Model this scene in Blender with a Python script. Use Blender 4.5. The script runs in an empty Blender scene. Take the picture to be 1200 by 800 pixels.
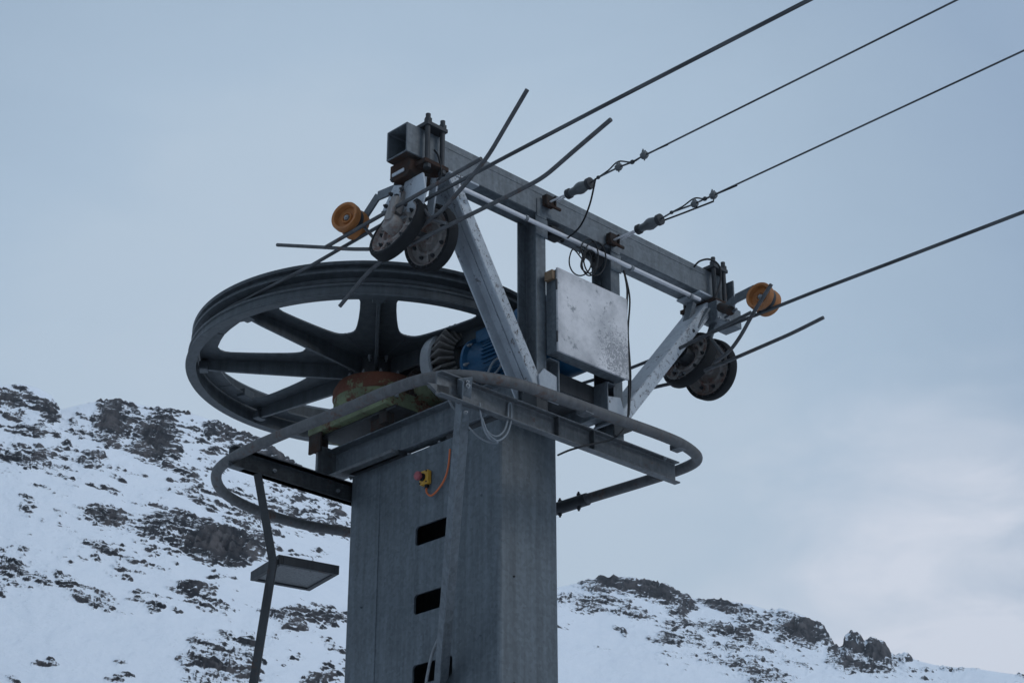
import bpy, bmesh, math, random
import numpy as np
from mathutils import Vector, Matrix
random.seed(7); np.random.seed(7)
sc = bpy.context.scene
C = sc.collection

# ------------------------------------------------------------------ frame
# The tower frame: a runs along the crossbeam, b runs along the rope towards the valley side,
# z is measured from the camera's height (EYE above the snow).
EYE = 1.6
PITCH = math.radians(25.1); YA = math.radians(45.7); FPX = 2136.0
VA = Vector((math.sin(YA), math.cos(YA), 0)); VB = Vector((math.cos(YA), -math.sin(YA), 0)); VZ = Vector((0, 0, 1))
CR = Vector((1, 0, 0)); CF = Vector((0, math.cos(PITCH), math.sin(PITCH))); CU = Vector((0, -math.sin(PITCH), math.cos(PITCH)))
def D(a, b, z): return VA*a + VB*b + VZ*z
def P(a, b, z): return D(a, b, z) + Vector((0, 0, EYE))
def at(x, y, ax, c):          # point of the tower plane ax == c seen at a measured photo position, as (a, b, z)
    r = CF + CR*((x-600)/FPX) - CU*((y-400)/FPX)
    n = {'a': VA, 'b': VB, 'z': VZ}[ax]
    r = r*(c/r.dot(n))
    return (r.dot(VA), r.dot(VB), r.z)

# ------------------------------------------------------------------ materials
def mat(name):
    m = bpy.data.materials.new(name); m.use_nodes = True
    nt = m.node_tree; b = nt.nodes['Principled BSDF']
    return m, nt, b
def N(nt, t, **kw):
    n = nt.nodes.new(t)
    for k, v in kw.items():
        if k.startswith('_'): setattr(n, k[1:], v)
        else: n.inputs[k].default_value = v
    return n
def noise(nt, scale, detail=6, rough=.6, dist=0, coord='Object', stretch=None):
    tc = nt.nodes.new('ShaderNodeTexCoord'); out = tc.outputs[coord]
    if stretch:
        mp = nt.nodes.new('ShaderNodeMapping'); mp.inputs['Scale'].default_value = stretch
        nt.links.new(out, mp.inputs['Vector']); out = mp.outputs['Vector']
    n = N(nt, 'ShaderNodeTexNoise', Scale=scale, Detail=detail, Roughness=rough, Distortion=dist)
    nt.links.new(out, n.inputs['Vector']); return n.outputs['Fac']
def ramp(nt, fac, stops):
    r = nt.nodes.new('ShaderNodeValToRGB'); e = r.color_ramp.elements
    while len(e) < len(stops): e.new(.5)
    for el, (p, c) in zip(e, stops):
        el.position = p; el.color = (*c, 1) if len(c) == 3 else c
    nt.links.new(fac, r.inputs['Fac']); return r.outputs['Color']
def mixc(nt, fac, a, b):
    m = nt.nodes.new('ShaderNodeMix'); m.data_type = 'RGBA'
    for s, v in ((m.inputs[0], fac), (m.inputs[6], a), (m.inputs[7], b)):
        if hasattr(v, 'is_output') or isinstance(v, bpy.types.NodeSocket): nt.links.new(v, s)
        else: s.default_value = v if not isinstance(v, tuple) else (*v, 1)
    return m.outputs[2]
def mul(nt, a, b, op='MULTIPLY'):
    m = nt.nodes.new('ShaderNodeMath'); m.operation = op
    for s, v in ((m.inputs[0], a), (m.inputs[1], b)):
        if isinstance(v, bpy.types.NodeSocket): nt.links.new(v, s)
        else: s.default_value = v
    return m.outputs[0]
def bump(nt, b, h, strength, dist=.002):
    bp = N(nt, 'ShaderNodeBump', Strength=strength, Distance=dist)
    nt.links.new(h, bp.inputs['Height']); nt.links.new(bp.outputs['Normal'], b.inputs['Normal'])
BW = lambda v: (v, v, v)

def steel(name, col, rust=0.0, metallic=.25, rough=.55, var=.35, spangle=True, rustcol=(.040, .021, .014), streak=True):
    m, nt, b = mat(name)
    big = noise(nt, 3.2, 6, .65); fine = noise(nt, 38, 5, .7)
    st = noise(nt, 9, 5, .6, stretch=(3.0, 3.0, .35))
    v = mixc(nt, .5, ramp(nt, big, [(.3, BW(1-var)), (.7, BW(1+var))]), ramp(nt, fine, [(.3, BW(1-var)), (.72, BW(1+var))]))
    st2 = noise(nt, 5, 6, .65, .2, stretch=(4.5, 4.5, .16))
    v = mixc(nt, .35, v, ramp(nt, st, [(.35, BW(.55)), (.65, BW(1.35))]))
    v = mixc(nt, .24, v, ramp(nt, st2, [(.38, BW(.35)), (.62, BW(1.5))]))
    mm = nt.nodes.new('ShaderNodeMix'); mm.data_type = 'RGBA'; mm.blend_type = 'MULTIPLY'; mm.inputs[0].default_value = 1
    mm.inputs[6].default_value = (*col, 1); nt.links.new(v, mm.inputs[7]); c = mm.outputs[2]
    if spangle:
        tc = nt.nodes.new('ShaderNodeTexCoord')
        vo = N(nt, 'ShaderNodeTexVoronoi', Scale=55.0); nt.links.new(tc.outputs['Object'], vo.inputs['Vector'])
        s = nt.nodes.new('ShaderNodeSeparateColor'); nt.links.new(vo.outputs['Color'], s.inputs[0])
        m2 = nt.nodes.new('ShaderNodeMix'); m2.data_type = 'RGBA'; m2.blend_type = 'MULTIPLY'; m2.inputs[0].default_value = .5
        nt.links.new(c, m2.inputs[6]); nt.links.new(ramp(nt, s.outputs[0], [(0, BW(.7)), (1, BW(1.3))]), m2.inputs[7]); c = m2.outputs[2]
    if rust > 0:
        rn = noise(nt, 6.5, 8, .72, .4); rn2 = noise(nt, 45, 4, .6)
        rm = mixc(nt, .25, rn, rn2)
        t = .68 - rust*.36
        f = ramp(nt, rm, [(t-.05, BW(0)), (t+.05, BW(1))])
        rc = mixc(nt, rn2, rustcol, tuple(x*2.4 for x in rustcol))
        c = mixc(nt, f, c, rc)
        rr = mixc(nt, f, BW(rough), BW(.9)); nt.links.new(rr, b.inputs['Roughness'])
        inv = mul(nt, mul(nt, f, -1.0), 1.0, 'ADD'); nt.links.new(mul(nt, inv, metallic), b.inputs['Metallic'])
    else:
        nt.links.new(ramp(nt, fine, [(.3, BW(rough-.12)), (.7, BW(rough+.15))]), b.inputs['Roughness']); b.inputs['Metallic'].default_value = metallic
    nt.links.new(c, b.inputs['Base Color'])
    bump(nt, b, fine, .25, .0015)
    return m
def paint(name, col, under=(.06, .04, .03), chips=.25, rough=.5, dirt=.4, scale=9, dirtcol=None):
    m, nt, b = mat(name)
    big = noise(nt, scale, 8, .72, .3); fine = noise(nt, scale*6, 5, .65)
    d = noise(nt, 4.0, 6, .6)
    dc = dirtcol or tuple(x*.45 for x in col)
    c = mixc(nt, mul(nt, ramp(nt, d, [(.40, BW(0)), (.62, BW(1))]), dirt), col, dc)
    c = mixc(nt, mul(nt, fine, .25), c, dc)
    mx = mixc(nt, .35, big, fine); t = .70-chips*.3
    c = mixc(nt, ramp(nt, mx, [(t-.02, BW(0)), (t+.03, BW(1))]), c, under)
    nt.links.new(c, b.inputs['Base Color'])
    nt.links.new(ramp(nt, fine, [(.3, BW(rough-.1)), (.7, BW(rough+.2))]), b.inputs['Roughness'])
    bump(nt, b, big, .3, .0015)
    return m
def plain(name, col, rough=.6, metallic=0, var=.25, scale=25):
    m, nt, b = mat(name); f = noise(nt, scale, 5, .6)
    nt.links.new(mixc(nt, f, tuple(x*(1-var) for x in col), tuple(x*(1+var) for x in col)), b.inputs['Base Color'])
    b.inputs['Roughness'].default_value = rough; b.inputs['Metallic'].default_value = metallic
    bump(nt, b, f, .15, .001)
    return m
def dull(m, v):
    m.node_tree.nodes['Principled BSDF'].inputs['Specular IOR Level'].default_value = v
def rope_mat(name, col, scale):
    m, nt, b = mat(name)
    tc = nt.nodes.new('ShaderNodeTexCoord'); w = N(nt, 'ShaderNodeTexWave', Scale=scale, Distortion=.4); w.bands_direction = 'DIAGONAL'
    nt.links.new(tc.outputs['Object'], w.inputs['Vector'])
    nt.links.new(mixc(nt, w.outputs['Fac'], tuple(x*.6 for x in col), tuple(x*1.3 for x in col)), b.inputs['Base Color'])
    b.inputs['Roughness'].default_value = .6; b.inputs['Metallic'].default_value = .3
    bump(nt, b, w.outputs['Fac'], .6, .003)
    return m
M = {}
M['galv'] = steel('galvanised steel', (.092, .108, .123), .0, var=.28)
M['galv_col'] = steel('galvanised column steel', (.079, .096, .111), .0, var=.33)
M['galv_rust'] = steel('galvanised steel with rust', (.082, .090, .098), .20)
M['galv_light'] = steel('bright galvanised steel', (.17, .185, .20), .10, var=.25)
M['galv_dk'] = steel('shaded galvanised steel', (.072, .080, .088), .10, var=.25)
M['dark'] = steel('dark machine steel', (.034, .037, .041), .14, spangle=False)
M['wheel'] = steel('dark cast wheel steel', (.054, .063, .071), .04, spangle=False, metallic=.3, rough=.5)
M['rusty'] = steel('rusty steel', (.030, .028, .027), .50, spangle=False, metallic=.1, rough=.75, rustcol=(.022, .013, .010))
M['rod'] = steel('dull round bar steel', (.062, .065, .070), .22, spangle=False, metallic=.2, rough=.6)
M['fin'] = steel('weathered fin casting', (.105, .10, .095), .15, spangle=False, metallic=.1, rough=.7)
M['ring'] = steel('weathered ring tube steel', (.072, .074, .078), .26, spangle=False, metallic=.2, rough=.65)
M['white'] = paint('worn white paint', (.34, .375, .415), (.06, .045, .04), .40, .55, .5)
M['white_spk'] = paint('speckled white paint', (.37, .405, .44), (.06, .05, .05), .50, .55, .45, 34)
M['cab'] = paint('scuffed white aluminium', (.56, .55, .56), (.22, .23, .24), .42, .5, .85, 7, (.25, .255, .27))
nt = M['cab'].node_tree; b = nt.nodes['Principled BSDF']; src = b.inputs['Base Color'].links[0].from_socket
tc = nt.nodes.new('ShaderNodeTexCoord'); sc_ = tuple(VA*.19+VZ*.11)
vd = nt.nodes.new('ShaderNodeVectorMath'); vd.operation = 'DISTANCE'; nt.links.new(tc.outputs['Object'], vd.inputs[0]); vd.inputs[1].default_value = sc_
near = ramp(nt, vd.outputs['Value'], [(.05, BW(.22)), (.24, BW(0))])
st_ = noise(nt, 30, 6, .75, 2.5)
nt.links.new(mixc(nt, ramp(nt, mul(nt, st_, near, 'ADD'), [(.62, BW(0)), (.70, BW(.75))]), src, (.12, .13, .145)), b.inputs['Base Color'])
M['pipe'] = plain('pale conduit', (.50, .50, .52), .4, .2, .15)
M['blue'] = paint('blue machine paint', (.007, .064, .140), (.02, .025, .03), .20, .45, .4, 12)
M['green'] = paint('green machine paint with rust', (.145, .175, .100), (.080, .032, .020), .52, .6, .6, 7, (.045, .05, .035))
M['redrust'] = paint('red rust over green paint', (.110, .045, .030), (.12, .14, .085), .42, .75, .5, 9)
M['alu'] = paint('pale cast aluminium', (.27, .29, .31), (.08, .08, .08), .28, .5, .4, 10)
M['orange'] = paint('orange plastic', (.36, .130, .026), (.05, .035, .028), .34, .6, .75, 16, (.15, .06, .02))
M['yellow'] = paint('yellow plastic', (.50, .27, .025), (.1, .06, .02), .15, .45, .3, 30)
M['red'] = plain('faded red plastic', (.24, .055, .065), .5, 0, .2)
M['ocable'] = plain('orange cable sheath', (.42, .10, .03), .5)
M['rubber'] = plain('black rubber', (.011, .012, .0135), .75, 0, .35)
M['black'] = plain('black plastic', (.009, .010, .012), .5, 0, .3)
M['gcable'] = plain('grey cable sheath', (.13, .15, .17), .5)
M['sheave'] = steel('sheave disc metal', (.205, .195, .188), .40, spangle=False, metallic=.2, rough=.6, rustcol=(.08, .045, .035))
M['insul'] = plain('grey porcelain', (.06, .067, .072), .4)
M['wood'] = plain('weathered wood', (.15, .10, .06), .8, 0, .4, 40)
M['rope'] = rope_mat('haul rope wire', (.045, .05, .056), 45)
M['panelface'] = paint('scratched panel face', (.10, .108, .115), (.03, .03, .03), .4, .5, .5, 14)

for k_, v_ in (('rubber', .12), ('black', .2), ('dark', .25), ('wheel', .3), ('rusty', .15), ('galv_dk', .3), ('rod', .3), ('green', .25), ('redrust', .15), ('blue', .3), ('sheave', .3)): dull(M[k_], v_)
# ------------------------------------------------------------------ mesh helpers
class MB:
    def __init__(s): s.bm = bmesh.new()
    def prism(s, prof, O, u, v, w):
        bm = s.bm
        a = [bm.verts.new(O + u*x + v*y) for x, y in prof]; b = [bm.verts.new(p.co + w) for p in a]
        n = len(prof)
        bm.faces.new(a); bm.faces.new(b[::-1])
        for i in range(n): bm.faces.new((a[i], b[i], b[(i+1) % n], a[(i+1) % n]))
        return s
    def box(s, a0, a1, b0, b1, z0, z1):
        return s.prism([(0, 0), (a1-a0, 0), (a1-a0, z1-z0), (0, z1-z0)], P(a0, b0, z0), VA, VZ, VB*(b1-b0))
    def bar(s, p, q, wu, wv, u=None):      # rectangular bar between two world points, u: direction of the first width
        d = q-p; u = u or VB; u = (u-d.normalized()*u.dot(d.normalized())).normalized(); v = d.normalized().cross(u)
        return s.prism([(-wu/2, -wv/2), (wu/2, -wv/2), (wu/2, wv/2), (-wu/2, wv/2)], p, u, v, d)
    def chan(s, p, q, o, h, fl, t=.008, ref=0):  # C channel; o: side it opens to
        d = q-p; dn = d.normalized(); o = (o-dn*o.dot(dn)).normalized(); v = dn.cross(o)
        pr = [(0, -h/2), (fl, -h/2), (fl, -h/2+t), (t, -h/2+t), (t, h/2-t), (fl, h/2-t), (fl, h/2), (0, h/2)]
        return s.prism([(x-ref, y) for x, y in pr], p, o, v, d)
    def angle(s, p, q, o, v, w1, w2, t=.008):
        d = q-p; dn = d.normalized(); o = (o-dn*o.dot(dn)).normalized(); v = (v-dn*v.dot(dn)-o*v.dot(o)).normalized()
        return s.prism([(0, 0), (w1, 0), (w1, t), (t, t), (t, w2), (0, w2)], p, o, v, d)
    def tube(s, pts, r, n=10, caps=True, closed=False):
        bm = s.bm; pts = [Vector(p) for p in pts]; rings = []; m = len(pts); up = None
        for i, p in enumerate(pts):
            if closed: t = (pts[(i+1) % m]-pts[i-1]).normalized()
            else: t = (pts[min(i+1, m-1)]-pts[max(i-1, 0)]).normalized()
            if up is None: up = t.orthogonal().normalized()
            up = (up-t*up.dot(t)).normalized(); sd = t.cross(up)
            rr = r[i] if isinstance(r, (list, tuple)) else r
            rings.append([bm.verts.new(p+(up*math.cos(k*2*math.pi/n)+sd*math.sin(k*2*math.pi/n))*rr) for k in range(n)])
        for i in range(m if closed else m-1):
            A, B = rings[i], rings[(i+1) % m]; off = 0
            if closed and i == m-1:
                off = min(range(n), key=lambda o: (A[0].co-B[o].co).length)
            for k in range(n): bm.faces.new((A[k], A[(k+1) % n], B[(k+1+off) % n], B[(k+off) % n]))
        if caps and not closed: bm.faces.new(rings[0][::-1]); bm.faces.new(rings[-1])
        return s
    def lathe(s, prof, O, axis, n=40, closed=False):   # prof: (radius, height along axis)
        bm = s.bm; ax = axis.normalized(); u = ax.orthogonal().normalized(); v = ax.cross(u); rings = []
        for r, h in prof:
            if r < 1e-5: rings.append([bm.verts.new(O+ax*h)])
            else: rings.append([bm.verts.new(O+ax*h+(u*math.cos(k*2*math.pi/n)+v*math.sin(k*2*math.pi/n))*r) for k in range(n)])
        L = list(zip(rings, rings[1:])) + ([(rings[-1], rings[0])] if closed else [])
        for A, B in L:
            for k in range(n):
                k2 = (k+1) % n
                if len(A) == 1 and len(B) == 1: continue
                if len(A) == 1: bm.faces.new((A[0], B[k], B[k2]))
                elif len(B) == 1: bm.faces.new((A[k], A[k2], B[0]))
                else: bm.faces.new((A[k], A[k2], B[k2], B[k]))
        return s
    def cyl(s, p, q, r, n=16): return s.lathe([(0, 0), (r, 0), (r, (q-p).length), (0, (q-p).length)], p, q-p, n)
    def bolt(s, p, ax, r=.012, h=.012):
        ax = ax.normalized(); s.lathe([(0, 0), (r, 0), (r, h), (r*.55, h+.001), (r*.55, h*1.9), (0, h*1.9)], p, ax, 6); return s

def catmull(pts, k=6, closed=False):
    pts = [Vector(p) for p in pts]; m = len(pts); out = []
    for i in range(m if closed else m-1):
        if closed: p0, p1, p2, p3 = pts[i-1], pts[i], pts[(i+1) % m], pts[(i+2) % m]
        else: p0, p1, p2, p3 = pts[max(i-1, 0)], pts[i], pts[i+1], pts[min(i+2, m-1)]
        for j in range(k):
            t = j/k
            out.append(.5*((2*p1)+(p2-p0)*t+(2*p0-5*p1+4*p2-p3)*t*t+(3*p1-p0-3*p2+p3)*t**3))
    if not closed: out.append(pts[-1])
    return out
def rod_path(pts, k=5, rr=.05):       # straight runs with short rounded bends
    pts = [Vector(p) for p in pts]; out = [pts[0]]
    for i in range(1, len(pts)-1):
        a, b, c = pts[i-1], pts[i], pts[i+1]
        e = min(rr, (b-a).length*.45, (c-b).length*.45); s = b+(a-b).normalized()*e; t = b+(c-b).normalized()*e
        for j in range(k+1):
            q = j/k; out.append(s*(1-q)**2+b*2*q*(1-q)+t*q*q)
    return out+[pts[-1]]

def thing(name, label, cat, loc, group=None):
    o = bpy.data.objects.new(name, None); C.objects.link(o); o.location = loc
    o.empty_display_size = .1
    o['label'] = label; o['category'] = cat
    if group: o['group'] = group
    return o
def origin_of(o):
    v = Vector((0, 0, 0))
    while o is not None: v = v + o.location; o = o.parent
    return v
def pieces(bm, margin):
    """vertex groups of the mesh that do not touch one another"""
    bm.verts.index_update(); seen = set(); comps = []
    for v in bm.verts:
        if v in seen: continue
        st = [v]; seen.add(v); c = []
        while st:
            x = st.pop(); c.append(x)
            for e in x.link_edges:
                y = e.other_vert(x)
                if y not in seen: seen.add(y); st.append(y)
        comps.append(c)
    if margin is None: return comps
    bb = [(Vector([min(v.co[i] for v in c) for i in range(3)]), Vector([max(v.co[i] for v in c) for i in range(3)])) for c in comps]
    par = list(range(len(comps)))
    def f(i):
        while par[i] != i: i = par[i]
        return i
    for i in range(len(comps)):
        for j in range(i):
            if all(bb[i][0][k]-margin <= bb[j][1][k] and bb[j][0][k]-margin <= bb[i][1][k] for k in range(3)): par[f(i)] = f(j)
    out = {}
    for i, c in enumerate(comps): out.setdefault(f(i), []).extend(c)
    return list(out.values())
def obj(name, mb, m, parent=None, bevel=.0, smooth=True, loc=None, angle=35, split='near'):
    bm = mb.bm if isinstance(mb, MB) else mb
    if parent is not None and split:
        ps = pieces(bm, None if split == 'all' else .001)
        if len(ps) > 1:
            res = None
            for p in ps:
                nb = bmesh.new(); mp_ = {v: nb.verts.new(v.co) for v in p}
                for fc in {fc for v in p for fc in v.link_faces}: nb.faces.new([mp_[v] for v in fc.verts])
                x = obj(name, nb, m, parent, bevel, smooth, loc, angle, False); res = res or x
            bm.free(); return res
    base = origin_of(parent) if parent is not None else (loc or Vector((0, 0, 0)))
    bmesh.ops.recalc_face_normals(bm, faces=bm.faces[:])
    for v in bm.verts: v.co -= base
    me = bpy.data.meshes.new(name); bm.to_mesh(me); bm.free()
    me.materials.append(m)
    o = bpy.data.objects.new(name, me); C.objects.link(o)
    if parent is not None: o.parent = parent
    else: o.location = base
    if smooth:
        me.polygons.foreach_set('use_smooth', [True]*len(me.polygons))
        me.set_sharp_from_angle(angle=math.radians(angle))
    if bevel > 0:
        bv = o.modifiers.new('bevel', 'BEVEL'); bv.width = bevel; bv.segments = 2; bv.limit_method = 'ANGLE'; bv.angle_limit = math.radians(40)
        bv.harden_normals = False
    return o
def tag(o, label, cat, group=None):
    o['label'] = label; o['category'] = cat
    if group: o['group'] = group
    return o
def struct(o, kind='structure'): o['kind'] = kind; return o

# ------------------------------------------------------------------ column
A0, A1, B0, B1, TOP = 6.12, 6.55, -6.36, -7.585, 3.69
col = thing('support_column', 'tall grey galvanised hollow column with a row of dark rounded slots down its side', 'column', P(6.335, -6.95, -EYE))
def column_shaft():
    mb = MB(); bm = mb.bm; r = .028; prof = []
    for ca, cb, st in ((A1-r, B0-r, 0), (A1-r, B1+r, 1), (A0+r, B1+r, 2), (A0+r, B0-r, 3)):
        for k in range(5):
            # quarter arcs, going round (a right, b near) -> clockwise
            t = math.pi/2 - st*math.pi/2 - k*math.pi/8
            prof.append((ca+r*math.cos(t), cb+r*math.sin(t)))
    z0, z1 = -EYE-.3, TOP
    lo = [bm.verts.new(P(a, b, z0)) for a, b in prof]; hi = [bm.verts.new(P(a, b, z1)) for a, b in prof]
    n = len(prof); face_i = 14        # the side between arc 2's last point and arc 3's first point holds the slots
    for i in range(n):
        if i == face_i: continue
        j = (i+1) % n; bm.faces.new((lo[i], lo[j], hi[j], hi[i]))
    bm.faces.new(hi)  # closed top added to block light, so the slots look dark
    i, j = face_i, face_i+1
    outer = [lo[i], lo[j], hi[j], hi[i]]
    edges = []
    for k in range(4):
        e = bm.edges.get((outer[k], outer[(k+1) % 4])) or bm.edges.new((outer[k], outer[(k+1) % 4])); edges.append(e)
    for s in range(13):
        zc = 3.197-.379*s
        if zc < -EYE+.1: break
        bs0, bs1, hh, rr = -7.012, -6.705, .054, .022; lp = []
        for cb, cz, q in ((bs1-rr, zc+hh-rr, 0), (bs0+rr, zc+hh-rr, 1), (bs0+rr, zc-hh+rr, 2), (bs1-rr, zc-hh+rr, 3)):
            for k in range(5):
                t = q*math.pi/2+k*math.pi/8; lp.append((cb+rr*math.cos(t), cz+rr*math.sin(t)))
        vs = [bm.verts.new(P(A0, b, z)) for b, z in lp]; inn = [bm.verts.new(P(A0+.012, b, z)) for b, z in lp]
        m = len(lp)
        for k in range(m):
            edges.append(bm.edges.new((vs[k], vs[(k+1) % m]))); bm.faces.new((vs[k], vs[(k+1) % m], inn[(k+1) % m], inn[k]))
    bmesh.ops.triangle_fill(bm, use_beauty=True, use_dissolve=False, edges=edges)
    return mb
obj('shaft', column_shaft(), M['galv_col'], col, angle=12)
obj('weld_seam', MB().box(A0-.003, A0+.004, -7.325, -7.317, -EYE, TOP-.03), M['galv_col'], col, .001)
for b_, z_ in ((-6.50, 3.30), (-6.50, 2.55), (-7.45, 2.9)): obj('rivet', MB().bolt(P(A0, b_, z_), -VA, .007, .004), M['galv_col'], col)
for z_ in (2.85, 2.30): obj('rivet', MB().bolt(P(6.22, B0, z_), VB, .006, .004), M['dark'], col)
mb = MB(); mb.box(A0-.10, A1+.10, B1-.1, B0+.1, -EYE-.05, -EYE+.03)
obj('base_plate', mb, M['galv_rust'], col, .004)

# ------------------------------------------------------------------ platform frame
pf = thing('platform_frame', 'grey steel channel framework bolted across the top of the column', 'frame', P(6.335, -6.9, TOP))
zc = 3.815
o = obj('longitudinal_beam', MB().chan(P(6.17, -7.78, zc), P(6.17, -5.97, zc), -VA, .185, .07), M['galv'], pf, .003)
obj('longitudinal_beam', MB().chan(P(6.53, -7.78, zc), P(6.53, -5.97, zc), VA, .185, .07), M['galv'], pf, .003)
obj('cross_channel', MB().chan(P(5.30, -5.955, 3.508), P(7.03, -5.955, 3.508), VB, .122, .042), M['galv_rust'], pf, .003)
mb = MB()
for a in (6.10, 6.36): mb.box(a, a+.008, -5.955, -5.915, 3.456, 3.56)
obj('stiffener_plate', mb, M['galv_rust'], pf)
obj('cross_channel', MB().chan(P(5.37, -7.62, 3.60), P(7.10, -7.62, 3.60), VB, .122, .05), M['galv'], pf, .003)
mb = MB()
for a in (6.10, 6.36): mb.box(a, a+.008, -5.955, -5.915, 3.456, 3.56)
obj('stiffener_plate', mb, M['galv_rust'], pf)
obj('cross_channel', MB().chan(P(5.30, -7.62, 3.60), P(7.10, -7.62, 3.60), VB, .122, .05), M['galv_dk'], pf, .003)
mb = MB(); n0 = at(502, 447, 'b', -5.94); n1_ = at(540, 466, 'b', -5.94)
mb.prism([(0, 0), (5.384-n0[0], .02), (5.384-n0[0], 3.449-n0[2]), (.06, -.03)], P(n0[0], -5.955, n0[2]), VA, VZ, VB*.008)
obj('nose_plate', mb, M['galv_rust'], pf, .002)
mb = MB(); mb.box(6.178, 6.522, -6.40, -6.06, 3.80, 3.90); mb.box(6.178, 6.522, -7.0, -6.9, 3.74, 3.86); mb.box(6.178, 6.522, -7.7, -7.6, 3.74, 3.86)
obj('cross_member', mb, M['dark'], pf, .003)
mb = MB(); mb.box(6.075, 6.60, -7.55, -7.12, TOP+.002, TOP+.03); mb.box(6.12, 6.55, -6.78, -6.37, TOP+.002, TOP+.03)
obj('spacer_plate', mb, M['dark'], pf, .002)
mb = MB(); mb.box(6.03, 6.20, -7.80, -7.78, 3.66, 3.925); mb.box(6.03, 6.10, -7.78, -7.12, 3.692, 3.712)
obj('end_plate', mb, M['galv_rust'], pf, .003)
mb = MB()
mb.box(6.03, 6.12, -7.87, -7.80, 3.905, 4.02); mb.box(6.02, 6.035, -7.86, -7.75, 3.88, 4.0)
mb.box(6.06, 6.12, -7.28, -7.215, 3.912, 4.03)
mb.box(6.10, 6.12, -7.40, -7.28, 3.912, 4.03)
obj('underside_shade_sheet', MB().box(6.06, 6.59, -7.80, -7.14, 3.975, 3.992), M['dark'], pf, .003)  # dark sheet added below the gearbox base in place of its shade
obj('seat_bracket', mb, M['rusty'], pf, .003)
mb = MB()
for b in (-7.6, -7.35, -7.1, -6.85, -6.6): mb.bolt(P(6.135, b, 3.7225-.016), -VZ, .011, .010)
for a in (5.46, 6.9): mb.bolt(P(a, -5.91, 3.55), VB, .010, .009)
for a in (5.6, 6.05): mb.bolt(P(a, -7.612, 3.6), VB, .012, .012)
obj('bolt', mb, M['galv_light'], pf)
mb = MB(); mb.prism([(0, 0), (.14, 0), (.14, -.06), (.03, -.12), (0, -.12)], P(6.58, -5.972, 3.735), VA, VZ, -VB*.012)
mb.box(6.56, 6.72, -6.06, -5.985, 3.585, 3.60)
mb.box(6.0, 6.12, -6.08, -5.985, 3.575, 3.60)
mb.box(6.02, 6.1, -6.10, -5.99, 3.60, 3.72)
obj('gusset_plate', mb, M['dark'], pf, .002)

# diagonal angle strut from the platform's near corner down to the column
E_ = at(508, 800, 'a', 6.05)
S_ = Vector((5.405, -5.915, 3.555)); Ev = Vector(E_); dirv = (Ev-S_)/(S_.z-Ev.z)
Lw = S_ + dirv*(S_.z-2.16)
st = thing('diagonal_strut', 'long galvanised angle strut running from the ring corner down in front of the column slots', 'strut', P(*Lw))
obj('angle_bar', MB().angle(P(*S_), P(*Lw), VA, VB, .085, .05, .008), M['galv'], st, .002)
mb = MB(); mb.bolt(P(5.455, -5.905, 3.525), VB, .013, .012); mb.bolt(P(5.47, -5.93, 3.40), VB, .010, .010)
obj('bolt', mb, M['galv_light'], st)
mb = MB(); q = [at(520, 735, 'a', 6.0), at(506, 765, 'a', 6.0), at(499, 800, 'a', 6.02), at(497, 830, 'a', 6.03)]
mb.tube(rod_path([P(*p) for p in q]), .008, 8)
obj('tie_bar', mb, M['galv_light'], st)

# ------------------------------------------------------------------ guard ring
ring_pts = [(5.33, -6.7), (5.335, -6.35), (5.37, -6.1), (5.48, -5.945), (5.70, -5.845), (5.97, -5.818), (6.4, -5.80), (6.75, -5.785), (6.95, -5.80), (7.12, -5.865),
 (7.18, -6.0), (7.18, -6.27), (7.16, -6.63), (7.146, -6.93), (7.13, -7.4), (7.05, -7.8), (6.85, -8.02), (6.53, -8.12), (6.24, -8.2), (5.92, -8.19),
 (5.62, -8.09), (5.41, -7.88), (5.325, -7.62), (5.31, -7.22)]
gr = thing('guard_ring', 'rusty grey round tube bent into a rounded square hoop around the column head', 'guard rail', P(6.25, -7.0, 3.6))
obj('hoop_tube', MB().tube(catmull([P(a, b, 3.602) for a, b in ring_pts], 5, True), .030, 16, closed=True), M['ring'], gr, angle=60)
mb = MB(); pj_ = [P(7.148, -6.93, 3.602), P(7.155, -6.74, 3.602)]
mb.cyl(P(7.147, -7.02, 3.602), P(7.158, -6.72, 3.602), .037, 16)
for b in (-6.78, -6.93):
    for s in (1, -1): mb.bolt(P(7.15, b, 3.602)+VZ*s*.035, VZ*s, .012, .012)
obj('joint_sleeve', mb, M['dark'], gr)
mb = MB()
for a, b in ((6.9, -5.80), (6.2, -5.81)): mb.box(a-.03, a+.03, b-.045, b+.02, 3.571, 3.60)
obj('saddle', mb, M['galv_rust'], gr, .002)

# ------------------------------------------------------------------ gantry
ga = thing('gantry', 'galvanised portal frame of two posts, two whitish slanting braces and a long square crossbeam', 'gantry', P(6.355, -6.07, 3.6))
ZT, ZB = 4.912, 4.742
def hollow_beam():
    mb = MB(); a0, a1, b0, b1, t = 5.115, 7.62, -6.155, -6.0, .008
    o = [(b0, ZB), (b1, ZB), (b1, ZT), (b0, ZT)]; i = [(b0+t, ZB+t), (b1-t, ZB+t), (b1-t, ZT-t), (b0+t, ZT-t)]
    bm = mb.bm
    V = {(w, e): [bm.verts.new(P(a, *p)) for p in l] for w, l in (('o', o), ('i', i)) for e, a in (('l', a0), ('r', a1))}
    for k in range(4):
        n = (k+1) % 4
        for w in 'oi': bm.faces.new((V[w, 'l'][k], V[w, 'l'][n], V[w, 'r'][n], V[w, 'r'][k]))
        for e in 'lr': bm.faces.new((V['o', e][k], V['o', e][n], V['i', e][n], V['i', e][k]))
    return mb
bm_ = hollow_beam(); obj('crossbeam', bm_, M['galv'], ga, .004)
obj('wear_plate', MB().box(5.12, 5.42, -6.150, -6.004, ZB-.005, ZB-.0015), M['rusty'], ga, .001)
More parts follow.
